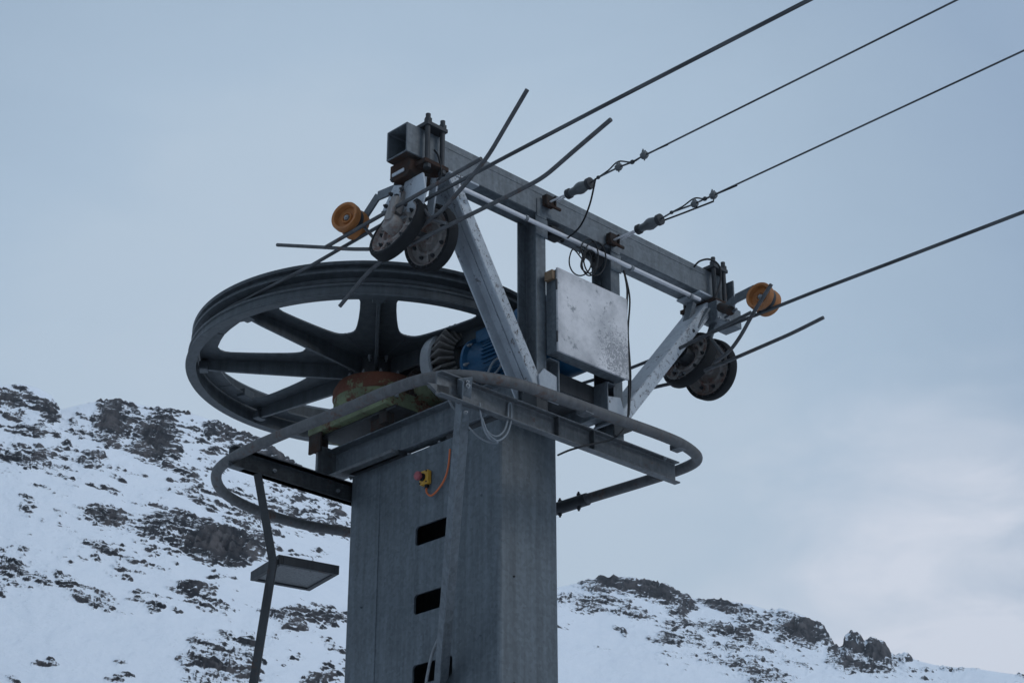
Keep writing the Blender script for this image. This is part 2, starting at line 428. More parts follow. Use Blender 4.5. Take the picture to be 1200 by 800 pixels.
obj('beam_end_shade_sheet', MB().box(5.30, 5.308, -6.146, -6.009, ZB+.009, ZT-.009), M['black'], ga)  # black sheet added inside the open beam end to stand for its shade
mb = MB(); mb.box(5.36, 7.43, -6.0, -5.9965, ZB+.002, ZB+.083); mb.box(5.36, 7.43, -6.0, -5.998, 4.868, 4.872)
obj('reinforcing_strip', mb, M['galv'], ga, .001)
for a in (6.105, 6.685):
    obj('post', MB().chan(P(a, -6.072, 3.60), P(a, -6.072, ZB-.002), -VA, .145, .072), M['galv'], ga, .003)
    mb = MB(); mb.box(a-.072, a, -5.997, -5.991, ZB-.02, 4.83); mb.box(a-.075, a+.01, -6.0, -5.994, ZB-.13, ZB-.02)
    obj('post_head_plate', mb, M['galv'], ga, .001)
    mb = MB(); mb.bolt(P(a-.008, -6.05, 4.33), -VA, .008, .007); mb.bolt(P(a-.008, -6.05, 4.12), -VA, .008, .007)
    obj('bolt', mb, M['galv_light'], ga)
def brace(px, side):
    p = [Vector(at(x, y, 'b', -6.0)) for x, y in px]; d = (p[1]-p[0])/(p[1].z-p[0].z)
    t = p[0]+d*(ZB-.012-p[0].z); l = p[0]+d*(3.68-p[0].z); t.y = l.y = -6.075
    P0, P1 = P(*l), P(*t); dn = (P1-P0).normalized(); o = -VA if side < 0 else VA
    o = (o-dn*o.dot(dn)).normalized()
    mb = MB().chan(P0-o*.035, P1-o*.035, o, .15, .072, .009)
    br = obj('brace', mb, M['white'], ga, .003)
    vv = dn.cross(o).normalized(); vv = vv if vv.dot(VB) > 0 else -vv
    obj('brace_flange', MB().bar(P0-o*.035+vv*.0765+o*.036, P1-o*.035+vv*.0765+o*.036, .066, .004, o), M['white_spk'], br, .001)
    if side < 0: obj('brace_ridge', MB().bar(P0-o*.035-vv*.022+o*.012, P1-o*.035-vv*.022+o*.012, .006, .010, vv), M['white'], br, .001)
    return l, t
lb, lt = brace([(569, 300), (621.5, 429)], -1)
rb, rt = brace([(797, 405), (746, 470)], 1)
mb = MB()
mb.prism([(0, 0), (.13, 0), (.14, .05), (.115, .15), (.02, .17), (-.02, .12)], P(lb.x-.03, -5.995, 3.67), VA, VZ, VB*.012)
mb.prism([(0, 0), (.13, 0), (.15, .08), (.12, .16), (.02, .14)], P(rb.x-.10, -5.995, 3.69), VA, VZ, VB*.012)
obj('brace_foot_plate', mb, M['white'], ga, .002)
mb = MB(); mb.box(lt.x-.06, lt.x+.18, -6.15, -5.99, ZB-.014, ZB-.002); mb.box(rt.x-.16, rt.x+.06, -6.16, -5.98, ZB-.014, ZB-.002)
mb.prism([(0, 0), (.12, 0), (.12, -.05), (.04, -.09)], P(rt.x-.05, -5.995, ZB-.002), VA, VZ, VB*.008)
obj('brace_head_plate', mb, M['white'], ga, .002)
mb = MB(); q0, q1 = P(5.42, -5.95, 4.637), P(7.31, -5.95, 4.651)
mb.cyl(q0, q1, .012, 14)
cp = obj('conduit_pipe', mb, M['pipe'], ga)
mb = MB()
for a in (5.9, 6.72, 7.22): mb.cyl(P(a, -5.95, 4.643), P(a+.018, -5.95, 4.643), .017, 14)
obj('pipe_clip', mb, M['galv_light'], cp)
mb = MB()
for a in (5.93, 6.46): mb.box(a, a+.006, -5.985, -5.95, 4.66, 4.742)

# ------------------------------------------------------------------ beam end clamps with sheaves
def wheel(parent, ctr, n, r=.185, w=.062, red=False):
    n = n.normalized(); o = ctr
    tyre = MB().lathe([(r*.86, -w/2), (r*.97, -w/2), (r, -w*.32), (r, w*.32), (r*.97, w/2), (r*.86, w/2)], o, n, 48, True)
    t = obj('sheave', MB().lathe([(0, w*.30), (.03, w*.30), (.036, w*.12), (r*.42, w*.10), (r*.47, w*.36), (r*.52, w*.36), (r*.56, w*.16), (r*.78, w*.20), (r*.83, w*.47), (r*.865, w*.47),
        (r*.865, -w*.47), (r*.82, -w*.47), (r*.7, -w*.1), (0, -w*.1)], o, n, 48), M['sheave'], parent)
    obj('tyre', tyre, M['rubber'], t)
    mb = MB(); u = n.orthogonal().normalized(); v = n.cross(u)
    for k in range(8):
        c = u*math.cos(k*math.pi/4)+v*math.sin(k*math.pi/4)
        mb.bolt(o+c*r*.63+n*w*.18, n, .011, .010)
    for k in range(24):
        c = u*math.cos(k*math.pi/12)+v*math.sin(k*math.pi/12)
        mb.cyl(o+c*r*.90+n*w*.47, o+c*r*.90+n*w*.54, .005, 6)
    obj('rim_bolt', mb, M['dark'], t)
    mb = MB()
    for k in range(4):
        c = u*math.cos(k*math.pi/2+.5)+v*math.sin(k*math.pi/2+.5)
        mb.bar(o+c*r*.42+n*w*.25, o+c*r*.75+n*w*.25, .016, .012, n)
    obj('sheave_rib', mb, M['sheave'], t)
    return t
def roller(parent, ctr, n, r=.082, w=.125):
    n = n.normalized()
    t = obj('guide_roller', MB().lathe([(0, w*.24), (r*.26, w*.24), (r*.30, w*.32), (r*.36, w*.32), (r*.40, w*.22), (r*.70, w*.24), (r*.78, w*.48), (r*.95, w*.50), (r, w*.44), (r, w*.20), (r*.88, w*.10), (r*.86, -w*.12),
      (r*.98, -w*.24), (r*.98, -w*.46), (r*.9, -w*.5), (0, -w*.5)], ctr, n, 40), M['orange'], parent)
    obj('worn_band', MB().lathe([(r*.885, w*.10), (r*.905, w*.06), (r*.895, -w*.10), (r*.87, -w*.12)], ctr, n, 40), M['dark'], t)
    obj('axle_nut', MB().lathe([(0, 0), (.015, 0), (.015, .012), (.009, .013), (.008, .018), (0, .018)], ctr+n*w*.24, n, 6), M['galv_light'], t)
    obj('axle', MB().cyl(ctr-n*w*.5, ctr-n*(w*.5+.05), .011, 10), M['dark'], t)
    return t
def bent_plate(mb, pts, w, t, wd):  # flat bar following points, wd: width direction
    for p, q in zip(pts, pts[1:]): mb.bar(p, q, w, t, wd)
WN = D(-.93, -.03, .347).normalized()

def clamp_parts(root, a0, a1):
    mb = MB(); mb.box(a0-.02, a1+.02, -6.21, -5.945, ZT+.004, ZT+.026)
    obj('clamp_plate', mb, M['dark'], root, .003)
    mb = MB(); mb.box(a0-.03, a1+.03, -6.21, -5.945, ZB-.05, ZB-.026)
    obj('clamp_plate', mb, M['rusty'], root, .003)
    for a in (a0, a1):
        for b in (-5.965, -6.19):
            mb = MB(); mb.cyl(P(a, b, ZB-.07), P(a, b, ZT+.075), .0135, 12)
            mb.lathe([(0, 0), (.021, 0), (.021, .02), (0, .02)], P(a, b, ZT+.027), VZ, 6)
            mb.lathe([(0, 0), (.021, 0), (.021, .02), (0, .02)], P(a, b, ZB-.072), VZ, 6)
            obj('clamp_bolt', mb, M['dark'], root)

# left assembly
ls = thing('sheave_assembly', 'upper left end clamp carrying two black tyred sheaves and an orange roller', 'pulley assembly', P(5.25, -6.08, 4.36), 'sheave assemblies at the crossbeam ends')
clamp_parts(ls, 5.225, 5.325)
mb = MB(); # rusty hat saddle under the beam end
mb.prism([(0, 0), (.15, 0), (.15, -.075), (.125, -.10), (.025, -.10), (0, -.075)], P(5.16, -6.175, ZB-.003), VB, VZ, VA*.17)
obj('saddle_block', mb, M['rusty'], ls, .004)
obj('wear_strip', MB().box(5.150, 5.158, -6.15, -6.06, ZB-.078, ZB-.06), M['white'], ls, .002)
w1 = P(*at(467, 269, 'a', 5.19)); w2 = P(*at(505, 279, 'a', 5.385))
mb = MB()
top = P(5.27, -6.05, ZB-.095)
mb.prism([(-.06, 0), (.075, 0), (.10, -.12), (.07, -.20), (-.10, -.33), (-.19, -.24), (-.12, -.12)], P(5.205, -6.05, ZB-.10), VB, VZ, VA*.012)
obj('hanger_plate', mb, M['white'], ls, .002)
mb = MB(); mb.bar(P(5.235, -6.02, ZB-.09), w2+D(-.09, 0, .13), .07, .014, VB); mb.bar(P(5.30, -5.99, ZB-.09), w2+D(-.045, .04, .10), .05, .012, VB)
obj('hanger_arm', mb, M['white'], ls, .002)
mb = MB(); mb.bar(w1+D(.02, .01, .21), w1+D(-.02, 0, .08), .04, .035, VB)
mb.lathe([(0, .02), (.045, .02), (.05, -.0), (.05, -.05), (0, -.05)], w1-WN*.0+WN*.055, WN, 20)
mb.bar(w1+WN*.075, w1+WN*.06+D(0, .04, .13), .05, .02, VB)
obj('sheave_fork', mb, M['sheave'], ls, .003)
mb = MB()
bp = P(*at(458, 235, 'a', 5.17))
mb.prism([(-.075, -.045), (.02, .08), (.075, .06), (.06, -.02), (-.02, -.10)], bp, VB, VZ, VA*.012)
obj('bolt_plate', mb, M['white'], ls, .003)
mb = MB()
for x, y in ((453, 242), (460, 238), (451, 250), (466, 230), (472, 222), (461, 212), (476, 240), (459, 228)): mb.bolt(P(*at(x, y, 'a', 5.168)), -VA, .012, .010)
for x, y in ((456, 290), (452, 298), (459, 288)): mb.bolt(P(*at(x, y, 'a', 5.13)), -VA, .008, .006)
obj('bolt', mb, M['dark'], ls)
wheel(ls, w1, WN); wheel(ls, w2, D(-.97, 0, -.10), .176)
ar = obj('axle', MB().cyl(w1+WN*.07, w2-D(-1, 0, 0)*.05, .016, 12), M['dark'], ls)
rl = P(*at(411, 259, 'a', 5.18))
roller(ls, rl, D(-.93, .26, .06))
mb = MB(); q = [at(484, 213, 'a', 5.24), at(443, 230, 'a', 5.245), at(425, 258, 'a', 5.25)]
bent_plate(mb, [P(*p) for p in q], .052, .012, VZ.cross(VA)*.5+VZ*.8)
obj('roller_arm', mb, M['galv'], ls, .002)
def rods(root, lst):
    for r, pts, m in lst: obj('guide_rod', MB().tube(rod_path([P(*p) for p in pts], 5, .07), r, 10), M[m], root, angle=60)
rods(ls, [
 (.0105, [at(618, 105, 'a', 5.05), at(571, 185, 'a', 5.08), at(546, 215, 'a', 5.10), at(518, 247, 'a', 5.14), at(490, 268, 'a', 5.28), at(455, 300, 'a', 5.28), at(432, 318, 'a', 5.26), at(398, 359, 'a', 5.24)], 'rod'),
 (.0105, [at(716, 140, 'a', 5.08), at(676, 174, 'a', 5.09), at(637, 208, 'a', 5.11), at(605, 225, 'a', 5.13), at(534, 260, 'a', 5.17), at(480, 287, 'a', 5.22)], 'rod'),
 (.0105, [at(381, 290, 'a', 5.16), at(440, 256, 'a', 5.14), at(520, 211, 'a', 5.13), at(564, 186, 'a', 5.12)], 'rod'),
 (.0100, [at(325, 287, 'a', 5.17), at(383, 290, 'a', 5.165), at(410, 292, 'a', 5.17), at(438, 292, 'a', 5.20)], 'rod'),
 (.0085, [at(427, 266, 'a', 5.16), at(442, 284, 'a', 5.18)], 'rod'),
 (.0085, [at(488, 236, 'a', 5.22), at(508, 258, 'a', 5.20), at(524, 262, 'a', 5.16)], 'rod')])
# right assembly
rs = thing('sheave_assembly', 'right end clamp with two tyred sheaves and orange roller crossed by a bent rod', 'pulley assembly', P(7.42, -6.05, 4.33), 'sheave assemblies at the crossbeam ends')
clamp_parts(rs, 7.47, 7.56)
mb = MB(); mb.box(7.44, 7.66, -6.05, -5.93, ZB-.17, ZB-.052); mb.box(7.60, 7.612, -5.99, -5.93, ZB-.05, ZB+.13)
obj('saddle_block', mb, M['galv'], rs, .004)
w3 = P(*at(808, 422, 'a', 7.33)); w4 = P(*at(832, 433, 'a', 7.50))
mb = MB(); mb.bar(P(7.42, -5.99, ZB-.10), w3+D(-.03, .02, .11), .055, .014, VB); mb.bar(P(7.36, -6.05, ZB-.06), w3+D(.0, -.06, .08), .05, .03, VB)
mb.bar(P(7.50, -5.99, ZB-.12), w4+D(-.045, .0, .09), .05, .014, VB)
obj('hanger_arm', mb, M['galv'], rs, .002)
mb = MB(); mb.lathe([(0, .02), (.045, .02), (.05, 0), (.05, -.05), (0, -.05)], w3+WN*.055, WN, 20)
mb.bar(w3+WN*.075, w3+WN*.05+D(.02, .05, .15), .05, .02, VB)
mb.prism([(-.06, -.06), (-.06, .10), (.03, .12), (.07, -.02), (.0, -.10)], w3+D(-.05, -.05, .07), VB, VZ, VA*.012)
obj('sheave_fork', mb, M['dark'], rs, .003)
wheel(rs, w3, WN, .18); wheel(rs, w4, D(-.97, 0, -.10), .18)
obj('axle', MB().cyl(w3+WN*.07, w4+D(.05, 0, 0), .016, 12), M['dark'], rs)
mb = MB()
for x, y in ((797, 398), (800, 408), (792, 434), (803, 438), (798, 440)): mb.bolt(P(*at(x, y, 'a', 7.285)), -VA, .010, .009)
for x, y in ((841, 373), (848, 366), (852, 376), (858, 366)): mb.bolt(P(*at(x, y, 'b', -5.925)), VB, .012, .012)
obj('bolt', mb, M['galv_light'], rs)
rr_ = P(*at(895, 351, 'a', 7.25))
roller(rs, rr_, D(-.93, .12, .10), .080, .12)
mb = MB(); q = [at(850, 362, 'a', 7.36), at(862, 350, 'a', 7.35), at(884, 339, 'a', 7.33)]
bent_plate(mb, [P(*p) for p in q], .055, .012, VZ)
mb.cyl(P(*at(850, 372, 'a', 7.36)), P(*at(863, 362, 'a', 7.30)), .009, 8)
obj('roller_arm', mb, M['galv'], rs, .002)
mb = MB(); mb.cyl(P(*at(845, 360, 'a', 7.38)), P(*at(856, 364, 'a', 7.30)), .028, 14)
obj('pivot_bush', mb, M['rusty'], rs)
rods(rs, [
 (.0105, [at(965, 372, 'a', 7.22), at(927, 391, 'a', 7.22), at(860, 420, 'a', 7.23), at(826, 434, 'a', 7.27)], 'rod'),
 (.0105, [at(792, 448, 'a', 7.38), at(756, 456, 'a', 7.36)], 'rod'),
 (.0105, [at(904, 333, 'a', 7.08), at(883, 366, 'a', 7.10), at(868, 394, 'a', 7.13), at(854, 413, 'a', 7.17), at(838, 424, 'a', 7.22)], 'rod'),
 (.0105, [at(880, 366, 'a', 7.16), at(835, 389, 'a', 7.17), at(780, 416, 'a', 7.17)], 'rod'),
 (.0085, [at(771, 429, 'a', 7.2), at(779, 441, 'a', 7.22)], 'rod'),
 (.0085, [at(833, 396, 'a', 7.24), at(848, 416, 'a', 7.22)], 'rod')])

# ------------------------------------------------------------------ bullwheel
WC = (6.25, -7.55)
bw = thing('bullwheel', 'large dark eight spoked rope wheel lying flat behind the column head', 'bullwheel', P(*WC, 4.3))
cz = P(*WC, 0)
obj('rim', MB().lathe([(1.040, 4.337), (1.098, 4.335), (1.102, 4.342), (1.088, 4.352), (1.084, 4.395), (1.092, 4.400), (1.092, 4.412), (1.062, 4.420), (1.035, 4.432), (1.028, 4.452), (1.035, 4.470), (1.060, 4.480),
   (1.078, 4.486), (1.080, 4.498), (1.058, 4.503), (1.052, 4.528), (1.074, 4.535), (1.078, 4.552), (1.035, 4.554), (1.01, 4.53), (1.02, 4.46), (1.040, 4.44)], cz, VZ, 144, True), M['wheel'], bw, angle=25)
for k in range(8):
    th = math.radians(5.5+45*k); er = VA*math.cos(th)-VB*math.sin(th); et = VZ.cross(er)
    hs = math.radians(22.3)
    pol_ = lambda q, t: (q*math.cos(t), q*math.sin(t))
    half = [pol_(.10, hs), pol_(.36, hs), pol_(.45, hs), (.424, .152), (.440, .136), (.467, .125), (.52, .116), (.62, .107), (.74, .101), (.84, .100),
            (.875, .108), (.900, .130), (.914, .17), pol_(.930, hs*.78), pol_(.932, hs), pol_(1.030, hs), pol_(1.030, hs*.66), pol_(1.030, hs*.33)]
    prof = half+[(x, -y) for x, y in half[::-1]]
    s = obj('spoke', MB().prism(prof, cz+VZ*4.418, er, et, VZ*.012), M['wheel'], bw, .002)
    mb = MB(); mb.prism([(.10, 0), (1.015, 0), (1.015, -.062), (.90, -.070), (.14, -.095), (.10, -.095)], cz+VZ*4.4175-et*.010, er, VZ, et*.020)
    obj('spoke_rib', mb, M['wheel'], s, .002)
    mb = MB(); c0 = cz+er*1.0+VZ*4.372; mb.bar(c0-et*.035, c0+et*.035, .05, .05, er)
    obj('clamp_block', mb, M['wheel'], s, .004)
obj('hub', MB().lathe([(0, 4.25), (.09, 4.25), (.12, 4.30), (.13, 4.32), (.13, 4.43), (.10, 4.45), (0, 4.45)], cz, VZ, 40), M['dark'], bw)
mb = MB()
for k in range(10):
    t = k*math.pi/5; mb.bolt(cz+VZ*4.33+(VA*math.cos(t)+VB*math.sin(t))*.155+VZ*.087, -VZ, .012, .02)
obj('hub_bolt', mb, M['galv_light'], bw)
mb = MB()
for k in range(3):
    t = math.radians(107+115*k); c0 = cz+(VA*math.cos(t)-VB*math.sin(t))*.945+VZ*4.425; mb.bar(c0-VZ*.02, c0+VZ*.03, .06, .09, VA*math.cos(t)-VB*math.sin(t))
obj('balance_weight', mb, M['wheel'], bw, .003)

# ------------------------------------------------------------------ gearbox, brake, motor
gx = thing('gearbox', 'squat green gearbox streaked with red rust beneath the big wheel', 'gearbox', P(6.26, -7.42, 4.0))
gc = P(6.24, -7.50, 0)
obj('housing', MB().lathe([(0, 4.03), (.235, 4.03), (.235, 4.10), (.262, 4.12), (.262, 4.165), (.25, 4.17)], gc, VZ, 48), M['green'], gx)
obj('lid', MB().lathe([(.262, 4.155), (.270, 4.166), (.268, 4.215), (.245, 4.255), (.16, 4.278), (0, 4.283)], gc, VZ, 48), M['redrust'], gx)
obj('base_flange', MB().box(6.01, 6.60, -7.86, -7.16, 3.995, 4.095), M['green'], gx, .006)
mb = MB(); mb.lathe([(0, 0), (.128, 0), (.128, .22), (.10, .26), (.10, .36), (0, .36)], P(6.33, -7.42, 4.165), VB, 36)
obj('input_housing', mb, M['green'], gx)
mb = MB(); mb.lathe([(.06, 0), (.142, 0), (.146, .01), (.146, .035), (.06, .035)], P(6.33, -7.21, 4.165), VB, 36, True)
for k in range(12):
    t = k*math.pi/6; mb.bolt(P(6.33, -7.175, 4.165)+(VA*math.cos(t)+VZ*math.sin(t))*.125, VB, .011, .012)
obj('cover_ring', mb, M['rusty'], gx)
mb = MB()
for k in range(14):
    t = k*math.pi/7; mb.bolt(gc+(VA*math.cos(t)+VB*math.sin(t))*.225+VZ*4.258, VZ, .010, .012)
for b in (-7.8, -7.4, -7.15): mb.bolt(P(6.075, b, 4.045), VZ, .013, .014)
obj('bolt', mb, M['galv_light'], gx)

bd = thing('finned_brake_disc', 'pale grey brake disc with a ring of dark cooling fins between gearbox and blue motor', 'brake disc', P(6.37, -7.0, 4.27))
dc = P(6.37, -7.08, 4.275)
obj('drum', MB().lathe([(0, 0), (.18, 0), (.202, .012), (.206, .03), (.206, .085), (.190, .09), (.185, .05), (0, .05)], dc, VB, 56), M['alu'], bd)
mb = MB()
for k in range(28):
    t = k*2*math.pi/28; c = VA*math.cos(t)+VZ*math.sin(t); tt = VB.cross(c)
    mb.bar(dc+c*.11+VB*.165, dc+c*.204+VB*.135, .014, .115, tt)
obj('cooling_fin', mb, M['fin'], bd, .003, split='all')
obj('fan_boss', MB().lathe([(0, .05), (.14, .05), (.13, .10), (.10, .17), (.06, .20), (0, .20)], dc, VB, 36), M['dark'], bd)

mo = thing('electric_motor', 'bright blue electric motor lying behind the braces and the white cabinet', 'motor', P(6.37, -6.45, 4.0))
mc = P(6.37, -6.81, 4.180)
obj('motor_body', MB().lathe([(0, 0), (.13, 0), (.15, .02), (.175, .05), (.175, .07), (.15, .08), (.125, .14), (.125, .17), (.125, .42), (.15, .43), (.15, .45), (0, .45)], mc, VB, 44), M['blue'], mo)
mb = MB()
for k in range(36):
    t = k*2*math.pi/36; c = VA*math.cos(t)+VZ*math.sin(t); mb.bar(mc+c*.133+VB*.18, mc+c*.133+VB*.42, .028, .006, c)
obj('cooling_rib', mb, M['blue'], mo, split='all')
obj('fan_cowl', MB().lathe([(0, .455), (.215, .46), (.232, .48), (.232, .75), (.22, .775), (.19, .785), (0, .785)], mc, VB, 48), M['blue'], mo)
mb = MB(); mb.box(6.29, 6.43, -6.74, -6.60, 4.30, 4.38); mb.prism([(0, 0), (.10, 0), (.07, .08), (.03, .08)], P(6.33, -6.74, 4.38), VB, VZ, VA*.04)
obj('terminal_box', mb, M['blue'], mo, .006)
mb = MB(); mb.box(6.25, 6.49, -6.68, -6.24, 3.91, 4.02)
obj('motor_foot', mb, M['dark'], mo, .003)
mb = MB()
for k in range(8):
    t = k*math.pi/4+.2; mb.bolt(mc+(VA*math.cos(t)+VZ*math.sin(t))*.12+VB*.0, -VB, .011, .012)
    mb.bolt(mc+(VA*math.cos(t)+VZ*math.sin(t))*.165+VB*.07, VB, .010, .02)
obj('bolt', mb, M['galv_light'], mo)

# ------------------------------------------------------------------ cabinet
cb = thing('equipment_cabinet', 'scuffed off white metal cabinet hung between the two gantry posts', 'cabinet', P(6.355, -5.94, 3.92))
obj('door', MB().box(6.088, 6.626, -5.912, -5.898, 3.918, 4.400), M['cab'], cb, .003)
mb = MB(); mb.box(6.093, 6.621, -5.989, -5.9125, 3.923, 4.395)
obj('case', mb, M['galv'], cb, .003)
mb = MB(); mb.box(6.068, 6.092, -5.975, -5.918, 4.335, 4.388)
obj('wooden_packer', mb, M['wood'], cb, .002)
mb = MB()
for z in (4.30, 4.0): mb.cyl(P(6.0875, -5.905, z-.03), P(6.0875, -5.905, z+.03), .006, 8)
obj('hinge', mb, M['dark'], cb)

# ------------------------------------------------------------------ emergency stop, cables
es = thing('emergency_stop_button', 'small yellow box with a faded red mushroom button on the column side', 'stop button', P(A0, -6.93, 3.5))
obj('box', MB().box(A0-.035, A0-.001, -6.955, -6.888, 3.465, 3.545), M['yellow'], es, .008)
c0 = P(A0-.035, -6.925, 3.505)
obj('button_collar', MB().lathe([(0, 0), (.022, 0), (.020, .014), (0, .014)], c0, -VA, 24), M['black'], es)
obj('button', MB().lathe([(0, .012), (.012, .012), (.012, .022), (.024, .026), (.026, .034), (.023, .044), (.012, .050), (0, .051)], c0, -VA, 28), M['red'], es)
mb = MB()
for b in (-6.947, -6.896):
    for z in (3.474, 3.536): mb.cyl(P(A0-.035, b, z), P(A0-.038, b, z), .005, 8)
mb.cyl(P(A0-.015, -6.915, 3.466), P(A0-.015, -6.915, 3.445), .011, 10)
obj('screw', mb, M['black'], es)
q = [(A0-.015, -6.915, 3.447), (A0-.02, -6.905, 3.415), (A0-.02, -6.87, 3.39), (A0-.018, -6.82, 3.41), (A0-.014, -6.77, 3.46), (A0-.012, -6.745, 3.53), (A0-.012, -6.735, 3.62)]
tag(obj('orange_cable', MB().tube(catmull([Vector(p)-Vector((0, 0, 0)) and P(*p) for p in q], 6), .0055, 8), M['ocable'], loc=P(*q[0])), 'short orange cable curving away from the stop button box', 'cable')

def cable(name, runs, r, m, label, cat='cable', k=7):
    mb = MB()
    for pts in runs: mb.tube(catmull([P(*p) for p in pts], k), r, 8)
    return tag(obj(name, mb, M[m], loc=P(*runs[0][0]), angle=60), label, cat)
# pale loops under the ring
L1 = [at(562, 472, 'b', -5.935), at(564, 490, 'b', -5.93), at(572, 506, 'b', -5.93), at(582, 511, 'b', -5.93), at(591, 504, 'b', -5.93), at(595, 490, 'b', -5.93), at(596, 474, 'b', -5.935), at(599, 474, 'b', -5.93),
      at(599, 492, 'b', -5.925), at(594, 508, 'b', -5.925), at(584, 516, 'b', -5.925), at(573, 513, 'b', -5.925), at(566, 500, 'b', -5.925), at(565, 490, 'b', -5.92), at(572, 508, 'b', -5.92), at(583, 518, 'b', -5.92), at(573, 518, 'b', -6.0),
      at(560, 511, 'b', -6.15), at(548, 499, 'b', -6.2)]
cable('grey_cable', [L1], .0048, 'gcable', 'pale grey cable hanging in loose loops below the cross channel')
cable('grey_cable', [[at(523, 461, 'b', -6.1), at(528, 473, 'b', -6.1), at(533, 480, 'b', -6.1)]], .005, 'gcable', 'short pale stub of cable left of the strut top')
cable('motor_cable', [[at(572, 436, 'b', -6.2), at(578, 424, 'b', -6.2), at(586, 418, 'b', -6.2), at(590, 408, 'b', -6.2)]],
      .006, 'gcable', 'upper of two grey cables at the foot of the left brace by the blue motor')
cable('motor_cable', [[at(578, 440, 'b', -6.2), at(586, 430, 'b', -6.2), at(590, 420, 'b', -6.2)]],
      .006, 'gcable', 'lower of two grey cables at the foot of the left brace by the blue motor')
# black cable running down by the cabinet and back to the column
dn = [at(731, 317, 'b', -5.93), at(735, 340, 'b', -5.93), at(734, 372, 'b', -5.93), at(737, 410, 'b', -5.93), at(737, 450, 'b', -5.93), at(736, 488, 'b', -5.92), at(733, 500, 'b', -5.89),
      at(718, 514, 'b', -5.885), at(690, 521, 'b', -5.885), at(668, 527, 'b', -5.95), at(654, 533, 'b', -6.34)]
cable('black_cable', [dn], .0055, 'black', 'long black cable dropping past the white cabinet and swinging back to the column')
cable('black_cable', [[at(732, 320, 'b', -5.94), at(738, 350, 'b', -5.94), at(736, 390, 'b', -5.94), at(739, 440, 'b', -5.94), at(737, 486, 'b', -5.94)]],
      .005, 'black', 'short straight black cable from the pale pipe clip to the foot of the right brace')
cable('black_cable', [[at(698, 209, 'b', -5.62), at(691, 240, 'b', -5.7), at(680, 265, 'b', -5.85), at(665, 279, 'b', -5.94)]], .005, 'black', 'thin black cable sagging from the upper insulator to the beam underside')
cable('black_cable', [[at(836, 236, 'b', -5.25), at(800, 250, 'b', -5.5), at(768, 262, 'b', -5.7), at(735, 275, 'b', -5.9), at(715, 283, 'b', -5.985), at(700, 292, 'b', -5.99)]], .005, 'black', 'black cable following the lower signal line back onto the beam')
co = [at(676, 289, 'b', -5.935), at(684, 294, 'b', -5.93), at(684, 305, 'b', -5.93)]
for (x, y, rx, ry, s_) in ((680, 306, 13, 17, 0), (691, 308, 9, 15, 1), (697, 303, 13, 20, 2), (690, 300, 11, 20, 3)):
    co += [at(x+rx*math.cos(t), y+ry*math.sin(t), 'b', -5.935+.006*s_) for t in [-2.2-s_*.5-i*.62 for i in range(10)]]
cable('cable_coil', [co], .0040, 'black', 'tangle of thin black cable looped under the middle of the crossbeam', 'cable')
cable('earth_cable', [[at(813, 313, 'b', -5.98), at(820, 306, 'b', -5.95), at(832, 304, 'b', -5.93), at(843, 312, 'b', -5.92), at(844, 330, 'b', -5.92), at(838, 350, 'b', -5.92)]], .006, 'black', 'black cable bent over the clamp at the right end of the crossbeam')
cable('earth_cable', [[at(509, 176, 'b', -5.97), at(514, 184, 'b', -5.95), at(517, 204, 'b', -5.95), at(512, 212, 'b', -5.97)]], .0055, 'black', 'black cable loop beside the left end clamp')
# black fittings under the beam
lf = thing('cable_junction', 'small black box under the crossbeam just right of the left post', 'junction box', P(6.22, -6.05, 4.66))
p0 = at(650, 281, 'b', -6.03)
obj('box', MB().box(p0[0]-.055, p0[0]+.05, -6.08, -6.0, 4.665, 4.722), M['black'], lf, .012)
obj('gland', MB().cyl(P(p0[0]+.05, -6.04, 4.69), P(p0[0]+.075, -6.04, 4.68), .014, 12), M['black'], lf)
lf = thing('warning_horn', 'black oval horn under the crossbeam beside the cable tangle', 'horn', P(6.45, -6.0, 4.62))
p1 = P(*at(699, 303, 'b', -6.0))
obj('cone', MB().lathe([(.020, -.07), (.03, -.03), (.055, 0), (.062, .004), (.062, .012), (.052, .006), (.02, -.03), (0, -.04)], p1, D(.35, .8, -.55), 28), M['black'], lf)
obj('bracket', MB().bar(p1+D(0, -.02, .0), p1+D(0, -.04, .075), .03, .012, VA), M['black'], lf, .002)

# ------------------------------------------------------------------ ropes
rp = []
for b in (30, 20, 10, 4, 0, -2, -3.6, -4.8, -5.4, -5.9, -6.36, -6.9): 
    rp.append((5.235+(0 if b < -4 else .0), b, 4.50-.035*max(0, (b+5.0))/1.5*.8+.0035*(max(0, b+5))**2+(0 if b > -6 else -.06*(-6-b)/1.6)))
R_ = 1.040
arc = []
for k in range(0, 49):
    t = math.pi+math.radians(180*k/48)   # over the far side of the wheel, from its a- side round to a+
    arc.append((WC[0]+R_*math.cos(t), WC[1]+R_*math.sin(t), 4.452))
right = [(WC[0]+R_+.005, -7.3, 4.43)]+[(7.25, b, z) for b, z in ((-6.9, 4.39), (-6.45, 4.36), (-6.19, 4.36), (-5.87, 4.38), (-5.1, 4.379), (-4.45, 4.368), (-3.5, 4.355), (-2, 4.36), (4, 4.55), (12, 5.2), (30, 7.5))]
mb = MB(); mb.tube([P(*p) for p in rp]+[P(*p) for p in arc]+[P(*p) for p in right], .0098, 10)
tag(obj('haul_rope', mb, M['rope'], loc=P(5.235, -6, 4.5), angle=60), 'thick dark steel haul rope running out over both sheave sets and around the big wheel', 'rope')

